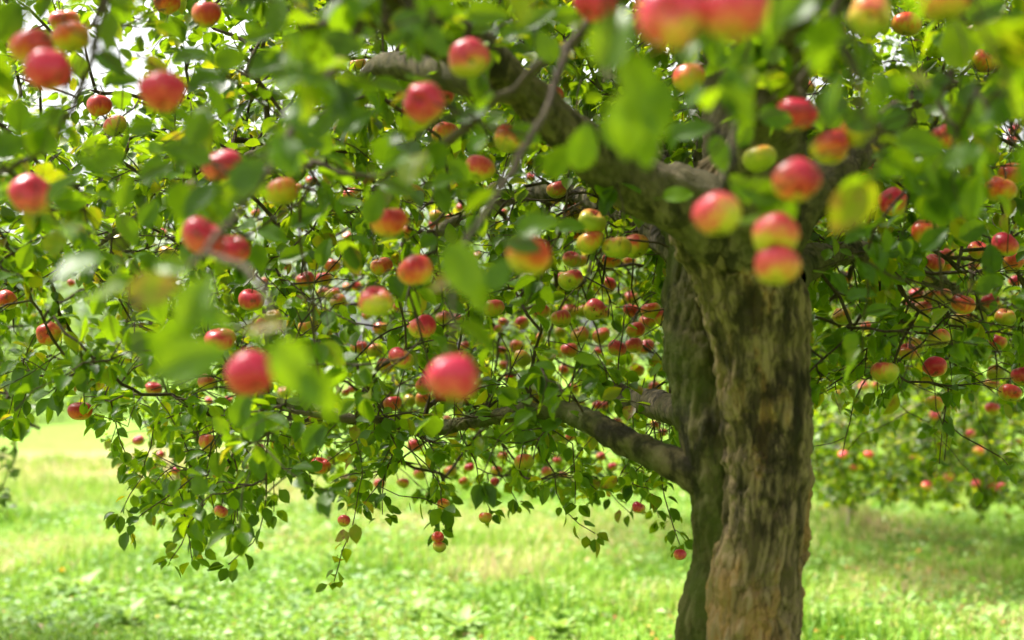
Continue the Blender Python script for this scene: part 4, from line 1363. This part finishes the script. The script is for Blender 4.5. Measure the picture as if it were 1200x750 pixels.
# young tree beyond the trunk
yx, yy = (993 - 600) / F * 12.3, 12.3
far_ap = [a['top'] for a in apple_recs if a['far']]
_lowp = np.array([P(x_, y_, d_) for x_, y_, d_ in zip(RNG.uniform(955, 1260, 420), 590 - 110 * RNG.random(420) ** 1.3, RNG.uniform(9.2, 11.8, 420))])
_lowp = _lowp[(_lowp[:, 2] > 0.36) & above_low(22)(_lowp)]
small_tree((yx, yy, 0.0), ([(yx, yy, -0.05), (yx + 0.02, yy, 0.5), (yx - 0.03, yy + 0.05, 1.1), (yx + 0.05, yy, 1.9), (yx + 0.1, yy, 3.0)], [0.026, 0.02, 0.019, 0.017, 0.01]),
           [([(yx, yy, 1.0), (yx - 0.8, yy - 0.7, 1.7), (yx - 1.9, yy - 1.5, 1.6)], [0.028, 0.02, 0.008]), ([(yx, yy, 1.2), (yx + 0.9, yy - 0.8, 1.8), (yx + 1.8, yy - 1.9, 1.5)], [0.028, 0.02, 0.008]), ([(yx, yy, 1.4), (yx + 1.1, yy + 0.5, 2.3), (yx + 2.3, yy + 0.3, 2.2)], [0.025, 0.018, 0.007]), ([(yx, yy, 1.4), (yx - 0.9, yy + 0.6, 2.4), (yx - 2.3, yy + 0.5, 2.3)], [0.025, 0.018, 0.007]), ([(yx, yy, 1.6), (yx + 0.2, yy - 1.2, 2.4), (yx + 0.3, yy - 2.4, 2.0)], [0.024, 0.018, 0.007])],
           np.vstack([_lowp, blob(2300, (yx + 0.3, yy - 0.4, 1.6), (3.6, 3.0, 1.75), above_low(-4)), np.repeat(np.array(far_ap), 5, 0) + RNG.normal(0, 0.11, (5 * len(far_ap), 3)) + np.array([0, 0, 0.03])]), M_LEAF, 'young thin stemmed apple tree with small red apples beyond the big trunk', None, per=13, extra=far_ap, bark=M_PALE)
# grey leaved tree whose outer sprays reach in at the lawn's edge
kx, ky = -3.62, 7.2
small_tree((kx, ky, 0), ([(kx, ky, -0.05), (kx + 0.03, ky, 0.8), (kx, ky, 1.8), (kx - 0.1, ky, 2.8)], [0.09, 0.075, 0.06, 0.02]),
           [([(kx, ky, 1.0), (kx + 0.6, ky - 0.2, 1.4), (kx + 1.3, ky - 0.2, 1.15)], [0.03, 0.02, 0.008]), ([(kx, ky, 1.3), (kx + 0.5, ky + 0.5, 2.0), (kx + 1.1, ky + 0.6, 2.1)], [0.03, 0.02, 0.008])],
           blob(600, (kx, ky, 1.62), (1.62, 1.5, 1.35), lambda p: (proj(p)[0] < 52) & (p[:, 2] > 0.62)), M_LEAF_GREY, 'grey green leaved tree whose sprays hang over the lawn edge', None, leaf=(0.05, 0.03), per=16, name='fruit_tree')


def far_tree(x, D, h, rx, label, seed, n=2600):
    r = np.random.default_rng(seed)
    bx = (x - 600) / F * D
    root = empty('background_tree', (bx, D, 0), label, 'tree', 'trees beyond the orchard')
    pts = np.array([(0, 0, -0.2), (0.1, 0, h * 0.2), (-0.1, 0.1, h * 0.45), (0.1, 0, h * 0.8)])
    V, q, t = tube(*smooth_poly(pts, np.array([0.03, 0.024, 0.018, 0.006]) * (h if h > 4 else 1.2), 0.5), 9)
    link('trunk', mesh_np('trunk', V, [q, t], M_BARK_LIMB, True, {'tint': np.zeros(len(V))}), root)
    for k in range(6):
        a = k * 1.05 + r.random()
        z0 = h * (0.25 + 0.08 * k)
        V, q, t = tube(np.array([(0, 0, z0), (math.cos(a) * rx * 0.4, math.sin(a) * rx * 0.4, z0 + h * 0.12), (math.cos(a) * rx * 0.8, math.sin(a) * rx * 0.8, z0 + h * 0.15)]), np.array([0.012, 0.008, 0.003]) * h, 6)
        link('branch', mesh_np('branch', V, [q, t], M_BARK_LIMB, True, {'tint': np.zeros(len(V))}), root)
    mb = MB()
    nc = 26
    cc = norm(r.normal(0, 1, (nc, 3))) * (r.random((nc, 1)) ** 0.5) * np.array([rx * 0.8, rx * 0.8, h * 0.36]) + np.array([0, 0, h * (0.52 if h > 4 else 0.36)])
    w_ = r.integers(0, nc, n)
    p = cc[w_] + norm(r.normal(0, 1, (n, 3))) * (r.random((n, 1)) ** 0.4) * rx * 0.42
    p[:, 2] = np.maximum(p[:, 2], 0.15)
    emit_leaves(mb, p, r.normal(0, 1, (n, 3)), r.normal(0, 0.6, (n, 3)) + np.array([0, -0.3, 0.8]), (0.16 + 0.16 * r.random(n)) * (h / 8) ** 0.5, np.clip(r.random(n) * 0.5 + (w_ / nc) * 0.45, 0, 0.99), MICRO)
    tag(link('crown', mb.mesh('crown', M_LEAF_FAR), root), kind='stuff')


FT = [(-25, 33, 3.6, 2.6, 'fresh green shrub at the lawn edge behind the grey leaved tree'), (105, 38, 3.4, 2.4, 'small soft shrub beyond the dry grass'), (30, 46, 5.0, 3.6, 'low pale bush seen through the gap in the branches'), (-140, 50, 8.5, 4.6, 'round leafy tree at the edge of the orchard'), (150, 58, 9.5, 5.0, 'pale round tree standing far beyond the dry grass'), (330, 50, 9.0, 5.0, 'mid green tree beyond the lawn'),
      (520, 56, 11.0, 5.6, 'tall spreading tree far beyond the lawn'), (720, 48, 9.0, 5.0, 'broad low tree behind the dense cluster of apples'), (900, 58, 12.0, 6.0, 'tall tree hidden mostly behind the big trunk'), (1080, 50, 10.0, 5.2, 'leafy tree behind the young apple tree'), (1290, 48, 10.0, 5.0, 'wide tree past the young apple tree'), (-330, 46, 10.0, 5.0, 'wide tree past the grey leaved tree')]
for i, (x, D, h, rx, lab) in enumerate(FT): far_tree(x, D, h, rx, lab, 50 + i)


# ------------------------------------------------------------------ lawn cover
make_grass()


def flat_leaves(name, n, mat, label, cat, y0, y1, smin, smax, lift, up, weight=None, tiny=True, spread=0.46):
    X, Y = lawn_points(n, y0, y1, 0.8, spread)
    if weight is not None:
        k = RNG.random(n) < weight(X, Y)
        X, Y = X[k], Y[k]
    n = len(X)
    pos = np.stack([X, Y, ground_z(X, Y) + lift * RNG.random(n) + 0.004], 1)
    A = norm(np.stack([RNG.normal(0, 1, n), RNG.normal(0, 1, n), RNG.normal(0.15, 0.3, n)], 1))
    Nn = norm(np.stack([RNG.normal(0, up, n), RNG.normal(-0.1, up, n), np.ones(n)], 1))
    mb = MB()
    emit_leaves(mb, pos, A, Nn, smin + (smax - smin) * RNG.random(n) ** 1.5, RNG.random(n) * 0.98, TINY if tiny else LOW)
    tag(link(name, mb.mesh(name, mat)), label, cat, kind='stuff')


flat_leaves('ground_cover', 42000, M_CLOVER, 'small broad leaved weeds and clover growing through the lawn', 'weeds', 5.6, 17, 0.025, 0.085, 0.09, 0.55,
            lambda X, Y: np.clip((fbm(np.stack([X * 0.8, Y * 0.8, X * 0 + 31], -1), 3) - 0.36) * 4.5, 0.06, 1))
flat_leaves('fallen_leaves', 5200, M_FALLEN, 'fallen yellow and brown leaves scattered over the lawn', 'leaves', 5.8, 18, 0.03, 0.055, 0.05, 0.4,
            lambda X, Y: np.clip(0.25 + 0.75 * (X > 0.5) + dry_at(X, Y), 0, 1))

# broad weed rosettes that read one by one near the front of the lawn
ROS = [(540, 738, 1.3, 'pale broad leaved weed rosette at the near edge of the lawn'), (485, 722, 1.0, 'smaller pale weed rosette beside the broad one'), (205, 655 + 60, 1.2, 'weed rosette on the shaded green patch of lawn'), (95, 700, 1.5, 'large leafy weed clump beside the yellow flower'), (150, 735, 1.1, 'weed rosette in front of the yellow flower'), (655, 742, 0.9, 'low weed rosette between the pale rosette and the trunk'), (1160, 735, 1.0, 'weed rosette among fallen leaves past the trunk')]
wl = MB()
tv, tq = leaf_template(8, 3, 0.3, -0.5, 0.02, 0.10, 0.16, 3)
ME_W = mesh_np('weed_leaf', tv, [tq], M_CLOVER, True, {'tint': np.full(len(tv), 0.75)})
for (x, y, s, lab) in ROS:
    D = ground_at(x, y)
    X = (x - 600) / F * D
    root = empty('weed_plant', (X, D, float(ground_z(np.array([X]), np.array([D]))[0]) + 0.01), lab, 'weed')
    for k in range(13):
        a = k * 2.4 + random.random() * 0.5
        el = 0.25 + 0.75 * random.random()
        A = np.array([math.cos(a) * math.cos(el), math.sin(a) * math.cos(el), math.sin(el)])
        Nn = np.array([-math.cos(a) * math.sin(el), -math.sin(a) * math.sin(el), math.cos(el)])
        R = leaf_frames(A[None], Nn[None])[0] * (0.11 + 0.09 * random.random()) * s
        o = link('leaf', ME_W, root)
        o.matrix_local = Matrix([[*R[0], 0], [*R[1], 0], [*R[2], 0], [0, 0, 0, 1]])

# yellow flower
D = ground_at(75, 694)
X = (75 - 600) / F * D
zf = float(ground_z(np.array([X]), np.array([D]))[0])
fl_ = empty('dandelion', (X, D, zf), 'single yellow dandelion flower standing in the lawn', 'flower')
V, q, t = tube(np.array([(0, 0, -0.01), (0.01, 0, 0.06), (0.0, 0, 0.125)]), np.array([0.003, 0.0025, 0.003]), 6)
link('stalk', mesh_np('stalk', V, [q, t], M_GRASS, True, {'tint': np.full(len(V), 0.3)}), fl_)
mb = MB()
for k in range(46):
    a = k * 2.4
    el = 0.15 + 1.2 * (1 - k / 46)
    A = np.array([[math.cos(a) * math.cos(el), math.sin(a) * math.cos(el), math.sin(el)]])
    Nn = np.array([[-math.cos(a) * math.sin(el), -math.sin(a) * math.sin(el), math.cos(el)]])
    emit_leaves(mb, np.array([[0, 0, 0.125]]), A, Nn, np.array([0.030]), np.array([0.5]), [leaf_template(3, 3, 0.1, 0, 0, 0, 0.13, 1)])
link('flower_head', mb.mesh('flower_head', M_YELLOW), fl_)
